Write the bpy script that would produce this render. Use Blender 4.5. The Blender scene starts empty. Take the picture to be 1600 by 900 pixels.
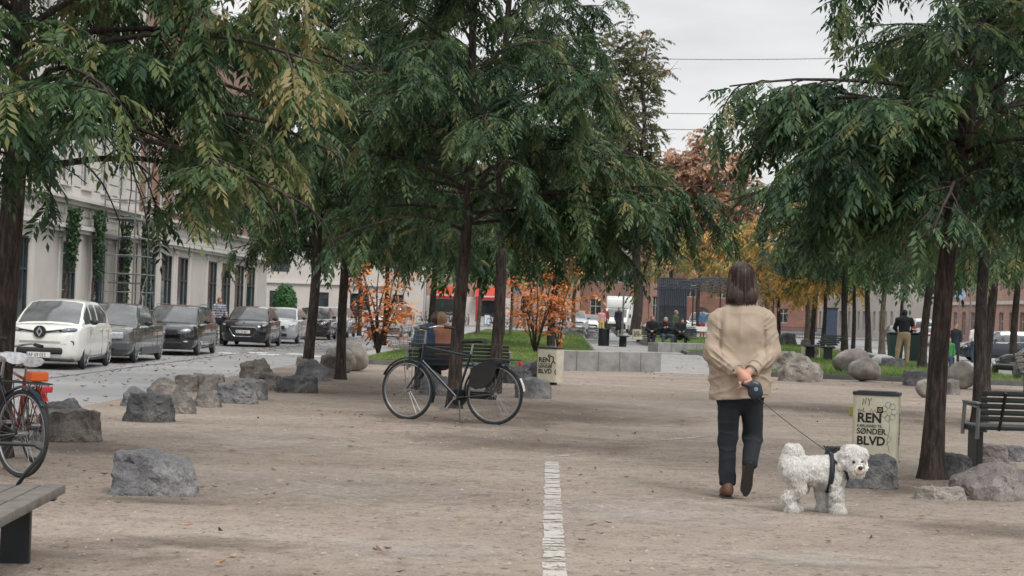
import bpy, bmesh, math, random
import numpy as np
from mathutils import Vector, Matrix, noise as mnoise
sc = bpy.context.scene
COL = sc.collection
R = math.radians
# ------------------------------------------------------------ camera
CAMH, FPX, ROLL = 1.40, 2900.0, R(2.0)
PITCH = math.atan(33/FPX)
camF = Vector((0, math.cos(PITCH), math.sin(PITCH)))
r0 = Vector((1,0,0)); u0 = r0.cross(camF)
camR = r0*math.cos(ROLL) + u0*math.sin(ROLL)
camU = -r0*math.sin(ROLL) + u0*math.cos(ROLL)
CP = Vector((0,0,CAMH))
cd = bpy.data.cameras.new('camera'); cam = bpy.data.objects.new('camera', cd); COL.objects.link(cam)
mm = Matrix((camR, camU, -camF)).transposed().to_4x4(); mm.translation = CP
cam.matrix_world = mm
cd.sensor_width = 36; cd.lens = 36*FPX/1600; cd.clip_end = 4000; cd.clip_start = .1
cd.dof.use_dof = True; cd.dof.focus_distance = 17.5; cd.dof.aperture_fstop = 7.0
sc.camera = cam
def ray(px, py):
    return (camF + camR*((px-800)/FPX) + camU*((450-py)/FPX))
def G(px, py, z=0.0):
    d = ray(px, py); t = (z-CAMH)/d.z; return CP + d*t
def PD(px, py, Y):
    d = ray(px, py); return CP + d*(Y/d.y)
def GX(px, Y, z=0.0):      # point of depth Y and height z that shows at column px
    py = 480
    for _ in range(4):
        p = PD(px, py, Y); py -= (z-p.z)*FPX/Y
    p = PD(px, py, Y); return Vector((p.x, Y, z))
VPA = math.atan(85/2900)
U_ = Vector((math.sin(VPA), math.cos(VPA), 0)); V_ = Vector((-math.cos(VPA), math.sin(VPA), 0))
def SL(s, l, z=0.0):       # street frame: s along the street, l towards the left kerb
    p = U_*s + V_*l; return Vector((p.x, p.y, z))
SROT = -VPA
# ------------------------------------------------------------ materials
MATS = {}
def _nodes(name):
    m = bpy.data.materials.new(name); m.use_nodes = True
    nt = m.node_tree; b = nt.nodes['Principled BSDF']; return m, nt, b
def N(nt, t, **k):
    n = nt.nodes.new(t)
    for a, v in k.items():
        if a in n.inputs: n.inputs[a].default_value = v
        else: setattr(n, a, v)
    return n
def ramp(nt, fac, stops):
    r = nt.nodes.new('ShaderNodeValToRGB'); e = r.color_ramp.elements
    while len(e) < len(stops): e.new(.5)
    for i, (p, c) in enumerate(stops):
        e[i].position = p; e[i].color = (*c, 1) if len(c) == 3 else c
    nt.links.new(fac, r.inputs[0]); return r.outputs[0]
def plain(name, col, rough=.6, metal=0, vary=.12, scale=6, bump=0, bscale=60, spec=.5, coat=0, dirt=None, two=None):
    if name in MATS: return MATS[name]
    m, nt, b = _nodes(name); L = nt.links.new
    tc = N(nt, 'ShaderNodeTexCoord'); no = N(nt, 'ShaderNodeTexNoise', Scale=scale, Detail=6.0, Roughness=.65)
    L(tc.outputs['Object'], no.inputs['Vector'])
    c2 = two or tuple(min(1, c*(1+vary*1.5)) for c in col)
    c1 = tuple(c*(1-vary*1.5) for c in col)
    L(ramp(nt, no.outputs['Fac'], [(.3, c1), (.5, col), (.72, c2)]), b.inputs['Base Color'])
    b.inputs['Roughness'].default_value = rough; b.inputs['Metallic'].default_value = metal
    b.inputs['Specular IOR Level'].default_value = spec; b.inputs['Coat Weight'].default_value = coat
    b.inputs['Coat Roughness'].default_value = .06
    if bump:
        n2 = N(nt, 'ShaderNodeTexNoise', Scale=bscale, Detail=5.0); L(tc.outputs['Object'], n2.inputs['Vector'])
        bp = N(nt, 'ShaderNodeBump', Strength=bump, Distance=.02); L(n2.outputs['Fac'], bp.inputs['Height']); L(bp.outputs[0], b.inputs['Normal'])
    MATS[name] = m; return m
def glass(name, col=(.02,.025,.03), rough=.06):
    return plain(name, col, rough, 0, .3, 1.5, spec=.8)
def leafmat(name, stops, trans=.3):
    if name in MATS: return MATS[name]
    m, nt, b = _nodes(name); L = nt.links.new
    at = N(nt, 'ShaderNodeAttribute', attribute_name='tint')
    col = ramp(nt, at.outputs['Fac'], stops)
    L(col, b.inputs['Base Color']); b.inputs['Roughness'].default_value = .5; b.inputs['Specular IOR Level'].default_value = .35
    tr = N(nt, 'ShaderNodeBsdfTranslucent'); L(col, tr.inputs['Color'])
    mx = N(nt, 'ShaderNodeMixShader', Fac=trans); mx.inputs[0].default_value = trans
    L(b.outputs[0], mx.inputs[1]); L(tr.outputs[0], mx.inputs[2])
    L(mx.outputs[0], nt.nodes['Material Output'].inputs['Surface'])
    MATS[name] = m; return m
# ------------------------------------------------------------ mesh builder
class MB:
    def __init__(s): s.v = []; s.f = []; s.mi = []; s.k = 0
    def mat(s, k): s.k = k; return s
    def add(s, vs, fs):
        o = len(s.v); s.v += [tuple(v) for v in vs]
        for f in fs: s.f.append(tuple(i+o for i in f)); s.mi.append(s.k)
        return s
    def box(s, c, d, rot=None, bev=0):
        x, y, z = d[0]/2, d[1]/2, d[2]/2
        if bev:
            b = min(bev, x*.9, y*.9, z*.9); vs = []
            bm = bmesh.new(); bmesh.ops.create_cube(bm, size=1)
            for v in bm.verts: v.co = Vector((v.co.x*2*x, v.co.y*2*y, v.co.z*2*z))
            bmesh.ops.bevel(bm, geom=bm.edges[:], offset=b, segments=2, affect='EDGES', profile=.5)
            vs = [v.co.copy() for v in bm.verts]; fs = [[v.index for v in f.verts] for f in bm.faces]; bm.free()
        else:
            vs = [Vector((a*x, b*y, e*z)) for a in (-1,1) for b in (-1,1) for e in (-1,1)]
            fs = [(0,1,3,2),(4,6,7,5),(0,4,5,1),(2,3,7,6),(0,2,6,4),(1,5,7,3)]
        if rot is not None:
            if not isinstance(rot, Matrix): rot = Matrix.Rotation(rot, 3, 'Z')
            vs = [rot @ v for v in vs]
        c = Vector(c); return s.add([v+c for v in vs], fs)
    def tube(s, pts, rad, n=8, cap=True, flat=1.0):
        pts = [Vector(p) for p in pts]
        if not hasattr(rad, '__len__'): rad = [rad]*len(pts)
        prev = None; vs = []
        for i, p in enumerate(pts):
            t = (pts[min(i+1, len(pts)-1)] - pts[max(i-1, 0)])
            t = t.normalized() if t.length > 1e-9 else Vector((0,0,1))
            if prev is None:
                a = Vector((0,0,1)) if abs(t.z) < .9 else Vector((1,0,0)); n1 = t.cross(a).normalized()
            else:
                n1 = prev - t*prev.dot(t); n1 = n1.normalized() if n1.length > 1e-6 else t.orthogonal().normalized()
            prev = n1; n2 = t.cross(n1)
            for k in range(n):
                a = 2*math.pi*k/n; vs.append(p + n1*(math.cos(a)*rad[i]) + n2*(math.sin(a)*rad[i]*flat))
        fs = []
        for i in range(len(pts)-1):
            for k in range(n): fs.append((i*n+k, i*n+(k+1)%n, (i+1)*n+(k+1)%n, (i+1)*n+k))
        if cap: fs += [tuple(range(n))[::-1], tuple((len(pts)-1)*n+k for k in range(n))]
        return s.add(vs, fs)
    def ring(s, c, axis, r, tr, n=32, m=8, a0=0, a1=2*math.pi, up=None):
        axis = Vector(axis).normalized(); e1 = (Vector(up) if up else axis.orthogonal()).normalized(); e2 = axis.cross(e1)
        full = abs(a1-a0-2*math.pi) < 1e-6; vs = []; k = n if full else n+1
        for i in range(k):
            a = a0+(a1-a0)*i/n; d = e1*math.cos(a)+e2*math.sin(a)
            for j in range(m):
                b = 2*math.pi*j/m; vs.append(Vector(c)+d*(r+math.cos(b)*tr)+axis*(math.sin(b)*tr))
        fs = []
        for i in range(n if full else n):
            for j in range(m): fs.append((i*m+j, ((i+1)%k)*m+j, ((i+1)%k)*m+(j+1)%m, i*m+(j+1)%m))
        return s.add(vs, fs)
    def disc(s, c, axis, r, h, n=24, r2=None):
        axis = Vector(axis).normalized(); return s.tube([Vector(c)-axis*h/2, Vector(c)+axis*h/2], [r, r2 or r], n)
    def prism(s, poly, z0, z1, xf=None):
        n = len(poly); vs = [Vector((x,y,z0)) for x,y in poly]+[Vector((x,y,z1)) for x,y in poly]
        if xf: vs = [xf(v) for v in vs]
        return s.add(vs, [tuple(range(n))[::-1], tuple(range(n,2*n))]+[(i,(i+1)%n,n+(i+1)%n,n+i) for i in range(n)])
    def grid(s, fn, nu, nv):
        vs = [fn(i/(nu-1), j/(nv-1)) for j in range(nv) for i in range(nu)]
        return s.add(vs, [(j*nu+i, j*nu+i+1, (j+1)*nu+i+1, (j+1)*nu+i) for j in range(nv-1) for i in range(nu-1)])
    def sph(s, c, r, n=10, m=7):
        r = (r,r,r) if not hasattr(r,'__len__') else r
        vs = []
        for j in range(m+1):
            t = math.pi*j/m
            for i in range(n):
                a = 2*math.pi*i/n; vs.append((c[0]+r[0]*math.sin(t)*math.cos(a), c[1]+r[1]*math.sin(t)*math.sin(a), c[2]+r[2]*math.cos(t)))
        return s.add(vs, [(j*n+i, (j+1)*n+i, (j+1)*n+(i+1)%n, j*n+(i+1)%n) for j in range(m) for i in range(n)])
    def build(s, name, mats, parent=None, smooth=None, fix=True):
        me = bpy.data.meshes.new(name); me.from_pydata(s.v, [], s.f)
        if not isinstance(mats, (list, tuple)): mats = [mats]
        for m in mats: me.materials.append(m)
        if max(s.mi, default=0): me.polygons.foreach_set('material_index', s.mi)
        if fix:
            bm = bmesh.new(); bm.from_mesh(me); bmesh.ops.recalc_face_normals(bm, faces=bm.faces); bm.to_mesh(me); bm.free()
        return obj(name, me, parent, smooth)
def obj(name, me, parent=None, smooth=None):
    o = bpy.data.objects.new(name, me); COL.objects.link(o)
    if parent: o.parent = parent
    if smooth is not None:
        me.polygons.foreach_set('use_smooth', [True]*len(me.polygons))
        if smooth < 3:
            me.set_sharp_from_angle(angle=smooth)
    me.update(); return o
def npmesh(name, V, F, mats, parent=None, tint=None, smooth=False):
    """V (n,3) array, F (m,4 or 3) array."""
    me = bpy.data.meshes.new(name); me.vertices.add(len(V)); me.vertices.foreach_set('co', np.ascontiguousarray(V, dtype=np.float32).ravel())
    k = F.shape[1]; me.loops.add(F.size); me.loops.foreach_set('vertex_index', F.astype(np.int32).ravel())
    me.polygons.add(len(F)); me.polygons.foreach_set('loop_start', np.arange(0, F.size, k, dtype=np.int32))
    me.polygons.foreach_set('loop_total', np.full(len(F), k, dtype=np.int32))
    for m in (mats if isinstance(mats, (list, tuple)) else [mats]): me.materials.append(m)
    if tint is not None:
        a = me.attributes.new('tint', 'FLOAT', 'POINT'); a.data.foreach_set('value', tint.astype(np.float32))
    if smooth: me.polygons.foreach_set('use_smooth', np.ones(len(F), dtype=bool))
    me.update(calc_edges=True); me.validate()
    o = bpy.data.objects.new(name, me); COL.objects.link(o)
    if parent: o.parent = parent
    return o
def tag(o, label=None, cat=None, group=None, kind=None):
    if label: o['label'] = label
    if cat: o['category'] = cat
    if group: o['group'] = group
    if kind: o['kind'] = kind
    return o
def thing(name, label, cat, loc=(0,0,0), rz=0, group=None):
    o = bpy.data.objects.new(name, None); COL.objects.link(o); o.location = loc; o.rotation_euler = (0,0,rz); o.empty_display_size = .2
    return tag(o, label, cat, group)
def copy_tree(o, parent=None):
    c = o.copy(); COL.objects.link(c)
    if parent: c.parent = parent
    for ch in list(o.children): copy_tree(ch, c)
    return c
def struct(o, kind='structure'): o['kind'] = kind; return o
# ------------------------------------------------------------ distance-field meshing (bodies, cloth, dog)
def vnoise(P, seed=0):
    """cheap smooth 3-D value noise on an (...,3) array, -1..1"""
    Q = P + seed*17.31; I = np.floor(Q).astype(np.int64); f = Q-I; f = f*f*(3-2*f)
    def h(a, b, c):
        n = (a*73856093) ^ (b*19349663) ^ (c*83492791); n = (n ^ (n >> 13))*1274126177 & 0x7fffffff
        n = (n ^ (n >> 16)) & 0xffff; return n/32767.5-1
    x, y, z = I[...,0], I[...,1], I[...,2]; fx, fy, fz = f[...,0], f[...,1], f[...,2]
    def lx(b, c): return h(x, b, c)*(1-fx)+h(x+1, b, c)*fx
    return (lx(y,z)*(1-fy)+lx(y+1,z)*fy)*(1-fz)+(lx(y,z+1)*(1-fy)+lx(y+1,z+1)*fy)*fz
def caps(P, a, b, ra, rb, sq=(1,1,1)):
    a = np.array(a, float); b = np.array(b, float); s = np.array(sq, float)
    A = a/s; B = b/s; Q = P/s; d = B-A; L2 = max(d@d, 1e-12)
    t = np.clip(((Q-A)@d)/L2, 0, 1); D = np.linalg.norm(Q-A-t[...,None]*d, axis=-1)
    return (D-(ra+(rb-ra)*t))*float(min(s))
def ell(P, c, r):
    r = np.array(r, float); Q = (P-np.array(c, float))/r
    return (np.linalg.norm(Q, axis=-1)-1)*float(min(r))
def smin(a, b, k):
    h = np.clip(.5+.5*(b-a)/k, 0, 1); return b*(1-h)+a*h-k*h*(1-h)
def surf(fn, lo, hi, h):
    """surface nets over fn (numpy)"""
    lo = np.array(lo, float); n = np.ceil((np.array(hi, float)-lo)/h).astype(int)+1
    ax = [lo[i]+h*np.arange(n[i]) for i in range(3)]
    P = np.stack(np.meshgrid(*ax, indexing='ij'), -1); d = fn(P)
    s = d < 0; c = (n-1); acc = np.zeros((*c, 3)); cnt = np.zeros(c)
    offs = [(i,j,k) for i in (0,1) for j in (0,1) for k in (0,1)]
    sl = lambda A, o: A[o[0]:o[0]+c[0], o[1]:o[1]+c[1], o[2]:o[2]+c[2]]
    for o in offs:
        for e in range(3):
            if o[e]: continue
            q = list(o); q[e] = 1; a, b = sl(d, o), sl(d, q); m = (a < 0) != (b < 0)
            t = np.where(m, a/np.where(m, a-b, 1), 0)
            for i in range(3): acc[..., i] += np.where(m, o[i]+(t if i == e else 0), 0)
            cnt += m
    act = cnt > 0; idx = -np.ones(c, int); idx[act] = np.arange(act.sum())
    g = np.stack(np.nonzero(act), -1); V = lo+h*(g+acc[act]/cnt[act][:, None]); F = []
    for e in range(3):
        u, v = (e+1) % 3, (e+2) % 3
        a = np.take(s, range(0, n[e]-1), e); b = np.take(s, range(1, n[e]), e); m = a != b
        q = np.stack(np.nonzero(m), -1); ok = (q[:, u] > 0) & (q[:, v] > 0) & (q[:, u] < c[u]) & (q[:, v] < c[v]); q = q[ok]
        f = a[tuple(q.T)]
        def at(du, dv):
            w = q.copy(); w[:, u] -= du; w[:, v] -= dv; return idx[tuple(w.T)]
        quad = np.stack([at(1,1), at(0,1), at(0,0), at(1,0)], -1); quad[~f] = quad[~f][:, ::-1]; F.append(quad)
    return V, np.concatenate(F)
def sdf_obj(name, prims, mat, parent=None, h=.012, k=.03, disp=None, cut=None, pad=.06):
    """prims: ('c',a,b,ra,rb[,sq]) or ('e',c,r); smooth union of all"""
    los, his = [], []
    for p in prims:
        if p[0] == 'c':
            m = max(p[3], p[4]); los += [np.minimum(p[1], p[2])-m]; his += [np.maximum(p[1], p[2])+m]
        else: los += [np.array(p[1])-np.array(p[2])]; his += [np.array(p[1])+np.array(p[2])]
    lo = np.min(los, 0)-pad; hi = np.max(his, 0)+pad
    def fn(P):
        d = None
        for p in prims:
            e = caps(P, *p[1:]) if p[0] == 'c' else ell(P, *p[1:])
            d = e if d is None else smin(d, e, k)
        if disp is not None: d = d+disp(P)
        if cut is not None: d = np.maximum(d, cut(P))
        return d
    V, F = surf(fn, lo, hi, h)
    return npmesh(name, V, F, mat, parent, smooth=True)
# ------------------------------------------------------------ ground materials
def gravel_mat():
    m, nt, b = _nodes('gravel'); L = nt.links.new
    tc = N(nt, 'ShaderNodeTexCoord').outputs['Object']
    def noi(sc_, det=6, rough=.6, vec=None):
        n = N(nt, 'ShaderNodeTexNoise', Scale=sc_, Detail=det, Roughness=rough); L(vec or tc, n.inputs['Vector']); return n.outputs['Fac']
    mp = N(nt, 'ShaderNodeMapping'); mp.inputs['Scale'].default_value = (.5, 1.1, 1); L(tc, mp.inputs[0])
    big = noi(.55, 7, .62, mp.outputs[0]); mid = noi(5, 8, .7); fine = noi(46, 6, .85)
    vo = N(nt, 'ShaderNodeTexVoronoi', Scale=34.0); L(tc, vo.inputs['Vector'])
    c1 = ramp(nt, big, [(.3, (.208,.171,.142)), (.5, (.272,.228,.190)), (.7, (.325,.28,.238))])
    c2 = ramp(nt, mid, [(.3, (.72,.69,.67)), (.5, (1,1,1)), (.72, (1.12,1.11,1.10))])
    c3 = ramp(nt, fine, [(.34, (.34,.32,.30)), (.46, (.98,.98,.98)), (.55, (1.02,1.02,1.02)), (.67, (1.6,1.6,1.6))])
    c4 = ramp(nt, vo.outputs['Color'], [(.10, (.55,.52,.5)), (.22, (1,1,1)), (.86, (1,1,1)), (.95, (1.35,1.33,1.3))])
    x = c1
    for c in (c2, c3, c4):
        mx = N(nt, 'ShaderNodeMix', data_type='RGBA', blend_type='MULTIPLY'); mx.inputs[0].default_value = 1
        L(x, mx.inputs[6]); L(c, mx.inputs[7]); x = mx.outputs[2]
    L(x, b.inputs['Base Color']); b.inputs['Roughness'].default_value = .95; b.inputs['Specular IOR Level'].default_value = .15
    ad = N(nt, 'ShaderNodeMath', operation='MULTIPLY_ADD'); L(fine, ad.inputs[0]); ad.inputs[1].default_value = .35; L(mid, ad.inputs[2])
    bp = N(nt, 'ShaderNodeBump', Strength=.55, Distance=.03); L(ad.outputs[0], bp.inputs['Height']); L(bp.outputs[0], b.inputs['Normal'])
    return m
M_gravel = gravel_mat()
M_asph = plain('asphalt', (.26,.26,.262), .85, vary=.12, scale=.5, bump=.2, bscale=40, spec=.25)
M_asph2 = plain('asphalt_dark', (.15,.15,.155), .85, vary=.12, scale=.7, bump=.2, bscale=40, spec=.25)
M_pave = plain('paving', (.30,.29,.28), .85, vary=.1, scale=1.5, bump=.15, bscale=30)
M_conc = plain('concrete', (.25,.245,.235), .85, vary=.22, scale=2.6, bump=.25, bscale=25)
M_dkconc = plain('concrete_dark', (.10,.10,.10), .85, vary=.2, scale=3, bump=.3, bscale=25)
M_soil = plain('lawn_soil', (.11,.16,.055), .95, vary=.25, scale=.8)
M_white = plain('road_paint', (.62,.62,.60), .7, vary=.08, scale=3)
def sheet(name, pts, z, mat, thick=0, nx=0):
    mb = MB(); n = len(pts)
    P = [SL(s, l, z) for s, l in pts]
    if thick: mb.add(P+[Vector((p.x,p.y,z-thick)) for p in P], [tuple(range(n)), tuple(range(n, 2*n))[::-1]]+[(i,(i+1)%n,n+(i+1)%n,n+i) for i in range(n)])
    else: mb.add(P, [tuple(range(n))])
    return mb.build(name, mat)
def rect(s0, s1, l0, l1): return [(s0,l0),(s0,l1),(s1,l1),(s1,l0)]
RZ = -.30
mb = MB(); mb.add([(-1500,-300,RZ-.01),(1500,-300,RZ-.01),(1500,2500,RZ-.01),(-1500,2500,RZ-.01)], [(0,1,2,3)])
struct(mb.build('ground', M_asph2))
struct(sheet('road', rect(-5, 300, 6.2, 13.9), RZ, M_asph))
struct(sheet('cross_road', rect(113.5, 176, -60, 6.195), RZ+.004, M_asph))
struct(sheet('side_street', rect(-5, 113.4, -26, -14.2), RZ+.004, plain('asphalt_pale', (.33,.33,.33), .85, vary=.1, scale=.4, spec=.2)))
struct(sheet('pavement', rect(-5, 96, 13.95, 15.6), RZ+.12, M_pave, .12))
struct(sheet('far_pavement', rect(168, 181, -60, 60), RZ+.12, M_pave, .12))
# plaza slab with slightly uneven surface
def zg(x, y): return .018*mnoise.noise((x*.35, y*.35, 0))+.008*mnoise.noise((x*1.7, y*1.7, 5))
mb = MB(); NS, NL = 190, 150
def pf(u, v):
    s = -4+v*48.5; l = 6.0-u*20; p = SL(s, l); e = min(u, 1-u)*20
    return Vector((p.x, p.y, zg(p.x, p.y)*min(1, e)))
mb.grid(pf, NL, NS); q = rect(-4, 44.5, 6.0, -14.0)
P = [SL(s, l, -.02) for s, l in q]; mb.add([p for p in P]+[Vector((p.x,p.y,RZ)) for p in P], [(i,(i+1)%4,4+(i+1)%4,4+i) for i in range(4)])
struct(mb.build('gravel_ground', M_gravel, smooth=5, fix=False))
struct(sheet('kerb', rect(-4, 44.5, 6.19, 6.01), -.03, M_conc, .27))
struct(sheet('walkway', rect(44.51, 66, -2.15, -4.75), .0, M_conc, .18))
struct(sheet('bench_patio', rect(66.01, 80, -1.1, -4.25), .02, M_conc, .2))
struct(sheet('plaza_edge_paving', rect(44.52, 113.3, -14.0, -12.0), -.02, M_pave, .28))
struct(sheet('roadside_paving', rect(44.52, 113.3, 6.0, 4.95), -.02, M_pave, .28))
# parking bay line and the broken crossing marks
M_worn = None
def worn_mat():
    m, nt, b = _nodes('worn_paint'); L = nt.links.new
    tc = N(nt, 'ShaderNodeTexCoord').outputs['Object']; no = N(nt, 'ShaderNodeTexNoise', Scale=14.0, Detail=8.0, Roughness=.75); L(tc, no.inputs['Vector'])
    wv = N(nt, 'ShaderNodeTexNoise', Scale=3.2, Detail=3.0); mp = N(nt, 'ShaderNodeMapping'); mp.inputs['Scale'].default_value = (.6, 2.6, 1); L(tc, mp.inputs[0]); L(mp.outputs[0], wv.inputs['Vector'])
    ad = N(nt, 'ShaderNodeMath', operation='ADD'); L(no.outputs['Fac'], ad.inputs[0]); L(wv.outputs['Fac'], ad.inputs[1])
    al = ramp(nt, ad.outputs[0], [(.88, (0,0,0)), (1.0, (.80,.80,.80))])
    ad.operation = 'ADD'
    b.inputs['Base Color'].default_value = (.50,.475,.44,1); b.inputs['Roughness'].default_value = .9
    tr = N(nt, 'ShaderNodeBsdfTransparent'); mx = N(nt, 'ShaderNodeMixShader')
    L(al, mx.inputs[0]); L(tr.outputs[0], mx.inputs[1]); L(b.outputs[0], mx.inputs[2]); L(mx.outputs[0], nt.nodes['Material Output'].inputs['Surface'])
    return m
M_worn = worn_mat()
def strip_on_ground(name, pa, pb, w, seg=60, mat=None):
    a, b = G(*pa), G(*pb); d = (b-a); t = d.normalized(); nrm = Vector((-t.y, t.x, 0)); mb = MB(); rnd = random.Random(3)
    vs = []
    for i in range(seg+1):
        c = a+d*(i/seg); j = w/2*(1+rnd.uniform(-.12,.12)); k = w/2*(1+rnd.uniform(-.12,.12))
        for q in (c-nrm*j, c+nrm*k): vs.append(Vector((q.x, q.y, zg(q.x, q.y)+.006)))
    mb.add(vs, [(2*i, 2*i+1, 2*i+3, 2*i+2) for i in range(seg)])
    return struct(mb.build(name, mat or M_worn))
strip_on_ground('painted_line', (867, 935), (862, 722), .125)
strip_on_ground('painted_line', (850, 713), (916, 708), .05, 20)
strip_on_ground('painted_line', (1036, 689), (1130, 681), .06, 20)
for k in range(5):
    s0 = 57.6+(k % 2)*1.6; l0 = 10.9-k*.66
    o = sheet('crossing_mark', rect(s0, s0+1.2, l0, l0-.62), RZ+.006, M_white); struct(o)
struct(sheet('gutter_line', rect(24, 113, 10.3, 10.2), RZ+.005, plain('gutter', (.12,.12,.12), .9)))
def patch_mat(name, col, thr=.0):
    m, nt, b = _nodes(name); L = nt.links.new; tc = N(nt, 'ShaderNodeTexCoord').outputs['Object']
    gd = N(nt, 'ShaderNodeVectorMath', operation='LENGTH'); L(tc, gd.inputs[0]); no = N(nt, 'ShaderNodeTexNoise', Scale=2.2, Detail=7.0, Roughness=.65); L(tc, no.inputs['Vector']); n2 = N(nt, 'ShaderNodeTexNoise', Scale=40.0, Detail=4.0); L(tc, n2.inputs['Vector'])
    a = N(nt, 'ShaderNodeMath', operation='SUBTRACT'); a.inputs[0].default_value = 1.0; L(gd.outputs['Value'], a.inputs[1])
    c = N(nt, 'ShaderNodeMath', operation='MULTIPLY_ADD'); L(no.outputs['Fac'], c.inputs[0]); c.inputs[1].default_value = 2.2; c.inputs[2].default_value = -1.15
    d = N(nt, 'ShaderNodeMath', operation='ADD'); L(a.outputs[0], d.inputs[0]); L(c.outputs[0], d.inputs[1])
    g_ = N(nt, 'ShaderNodeMath', operation='MINIMUM'); q = N(nt, 'ShaderNodeMath', operation='MULTIPLY'); L(a.outputs[0], q.inputs[0]); q.inputs[1].default_value = 3.0; L(q.outputs[0], g_.inputs[0]); L(d.outputs[0], g_.inputs[1])
    al = ramp(nt, g_.outputs[0], [(.15, (0,0,0)), (.85, (.42,.42,.42))]); L(ramp(nt, n2.outputs['Fac'], [(.35, tuple(v*.6 for v in col)), (.6, col), (.72, tuple(v*1.6 for v in col))]), b.inputs['Base Color']); b.inputs['Roughness'].default_value = .95
    tr = N(nt, 'ShaderNodeBsdfTransparent'); mx = N(nt, 'ShaderNodeMixShader'); L(al, mx.inputs[0]); L(tr.outputs[0], mx.inputs[1]); L(b.outputs[0], mx.inputs[2]); L(mx.outputs[0], nt.nodes['Material Output'].inputs['Surface']); return m
M_soilp = patch_mat('damp_soil', (.13,.098,.08)); M_lite = patch_mat('dry_dust', (.46,.41,.37))
def patch(px, py, rx, ry, mat, lift=.004):
    g = G(px, py); mb = MB(); n = 14
    for i in range(n+1):
        for j in range(n+1):
            u, v = i/n*2-1, j/n*2-1; mb.v.append((u, v, zg(g.x+u*rx, g.y+v*ry)+lift)); mb.mi = mb.mi
    mb.f = [(i*(n+1)+j, (i+1)*(n+1)+j, (i+1)*(n+1)+j+1, i*(n+1)+j+1) for i in range(n) for j in range(n)]; mb.mi = [0]*len(mb.f)
    o = mb.build('dirt_patch', mat, fix=False, smooth=5); o.location = (g.x, g.y, 0); o.scale = (rx, ry, 1); struct(o)
for i, q in enumerate([(60,862,1.0,.8,0),(300,850,.8,.5,0),(713,655,1.7,2.6,0),(800,690,1.8,2.2,0),(900,650,2.2,3.0,0),(1440,765,1.5,1.3,0),(1540,665,1.7,2.2,0),(1290,640,2.0,2.5,0),(240,782,.75,.35,0),(520,610,2.2,3.0,0),(1560,830,1.0,.8,0),(110,700,.9,1.2,0),
      (500,760,1.6,2.0,1),(1000,800,1.2,1.4,1),(1060,640,2.4,4.0,1),(620,860,.8,.7,1),(380,690,1.6,2.6,1),(1270,880,.9,.6,1)]): patch(*q[:4], (M_soilp, M_lite)[q[4]], .004+.0007*i)
# lawns
lawn_rects = [(43.0, 113, 4.9, .35, 'lawn'), (45.4, 113, .34, -1.05, 'lawn'), (44.6, 65.9, -4.9, -11.9, 'lawn'), (66.1, 113, -4.35, -11.9, 'lawn')]
KB = plain('kerb_stone', (.13,.13,.125), .9, vary=.2, scale=4)
for s0, s1, l0, l1, nm in lawn_rects:
    struct(sheet(nm, rect(s0+.13, s1-.13, l0-.13, l1+.13), .075, M_soil, .25))
    mb = MB()
    for (a, b, c, d) in ((s0, s0+.12, l0, l1), (s1-.12, s1, l0, l1), (s0+.121, s1-.121, l0, l0-.12), (s0+.121, s1-.121, l1+.12, l1)):
        P = [SL(x, y, .11) for x, y in rect(a, b, c, d)]; mb.add(P+[Vector((p.x,p.y,RZ)) for p in P], [(0,1,2,3),(7,6,5,4)]+[(i,(i+1)%4,4+(i+1)%4,4+i) for i in range(4)])
    struct(mb.build('lawn_kerb', KB))
# foreshortened grass: many blades, thinning with distance
rng = np.random.default_rng(5)
def blades(n, s0, s1, l0, l1, z, h, w, name='grass', p=1.6):
    s = s0+(s1-s0)*rng.random(n)**p; l = l0+(l1-l0)*rng.random(n)
    px = U_.x*s+V_.x*l; py = U_.y*s+V_.y*l; a = rng.random(n)*6.28
    hh = h*(.5+rng.random(n)); ww = w*(s/s0)**.5
    dx, dy = np.cos(a)*ww, np.sin(a)*ww; lx, ly = rng.normal(0, .5, n)*hh, rng.normal(0, .5, n)*hh
    V = np.empty((n, 3, 3)); V[:,0] = np.stack([px-dx, py-dy, np.full(n, z)], -1); V[:,1] = np.stack([px+dx, py+dy, np.full(n, z)], -1); V[:,2] = np.stack([px+lx, py+ly, z+hh], -1)
    pat = vnoise(np.stack([px*.6, py*.25, px*0], -1)); t = np.clip(.45+.3*pat+.15*rng.normal(size=n), 0, 1)
    return V.reshape(-1, 3), np.arange(3*n).reshape(-1, 3), np.repeat(t, 3)
M_grass = leafmat('grass', [(0, (.06,.12,.03)), (.4, (.12,.20,.05)), (.75, (.22,.27,.08)), (1, (.34,.32,.12))], .25)
Vs, Fs, Ts, o_ = [], [], [], 0
for s0, s1, l0, l1, nm in lawn_rects:
    V, F, T = blades(60000 if l0 > 3 else 32000, s0+.12, s1-.15, l0-.12, l1+.12, .075, .085, .008)
    Vs.append(V); Fs.append(F+o_); Ts.append(T); o_ += len(V)
tag(npmesh('grass', np.concatenate(Vs), np.concatenate(Fs), M_grass, tint=np.concatenate(Ts)), 'short green grass growing on the lawns beyond the gravel', 'grass', kind='stuff')
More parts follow.
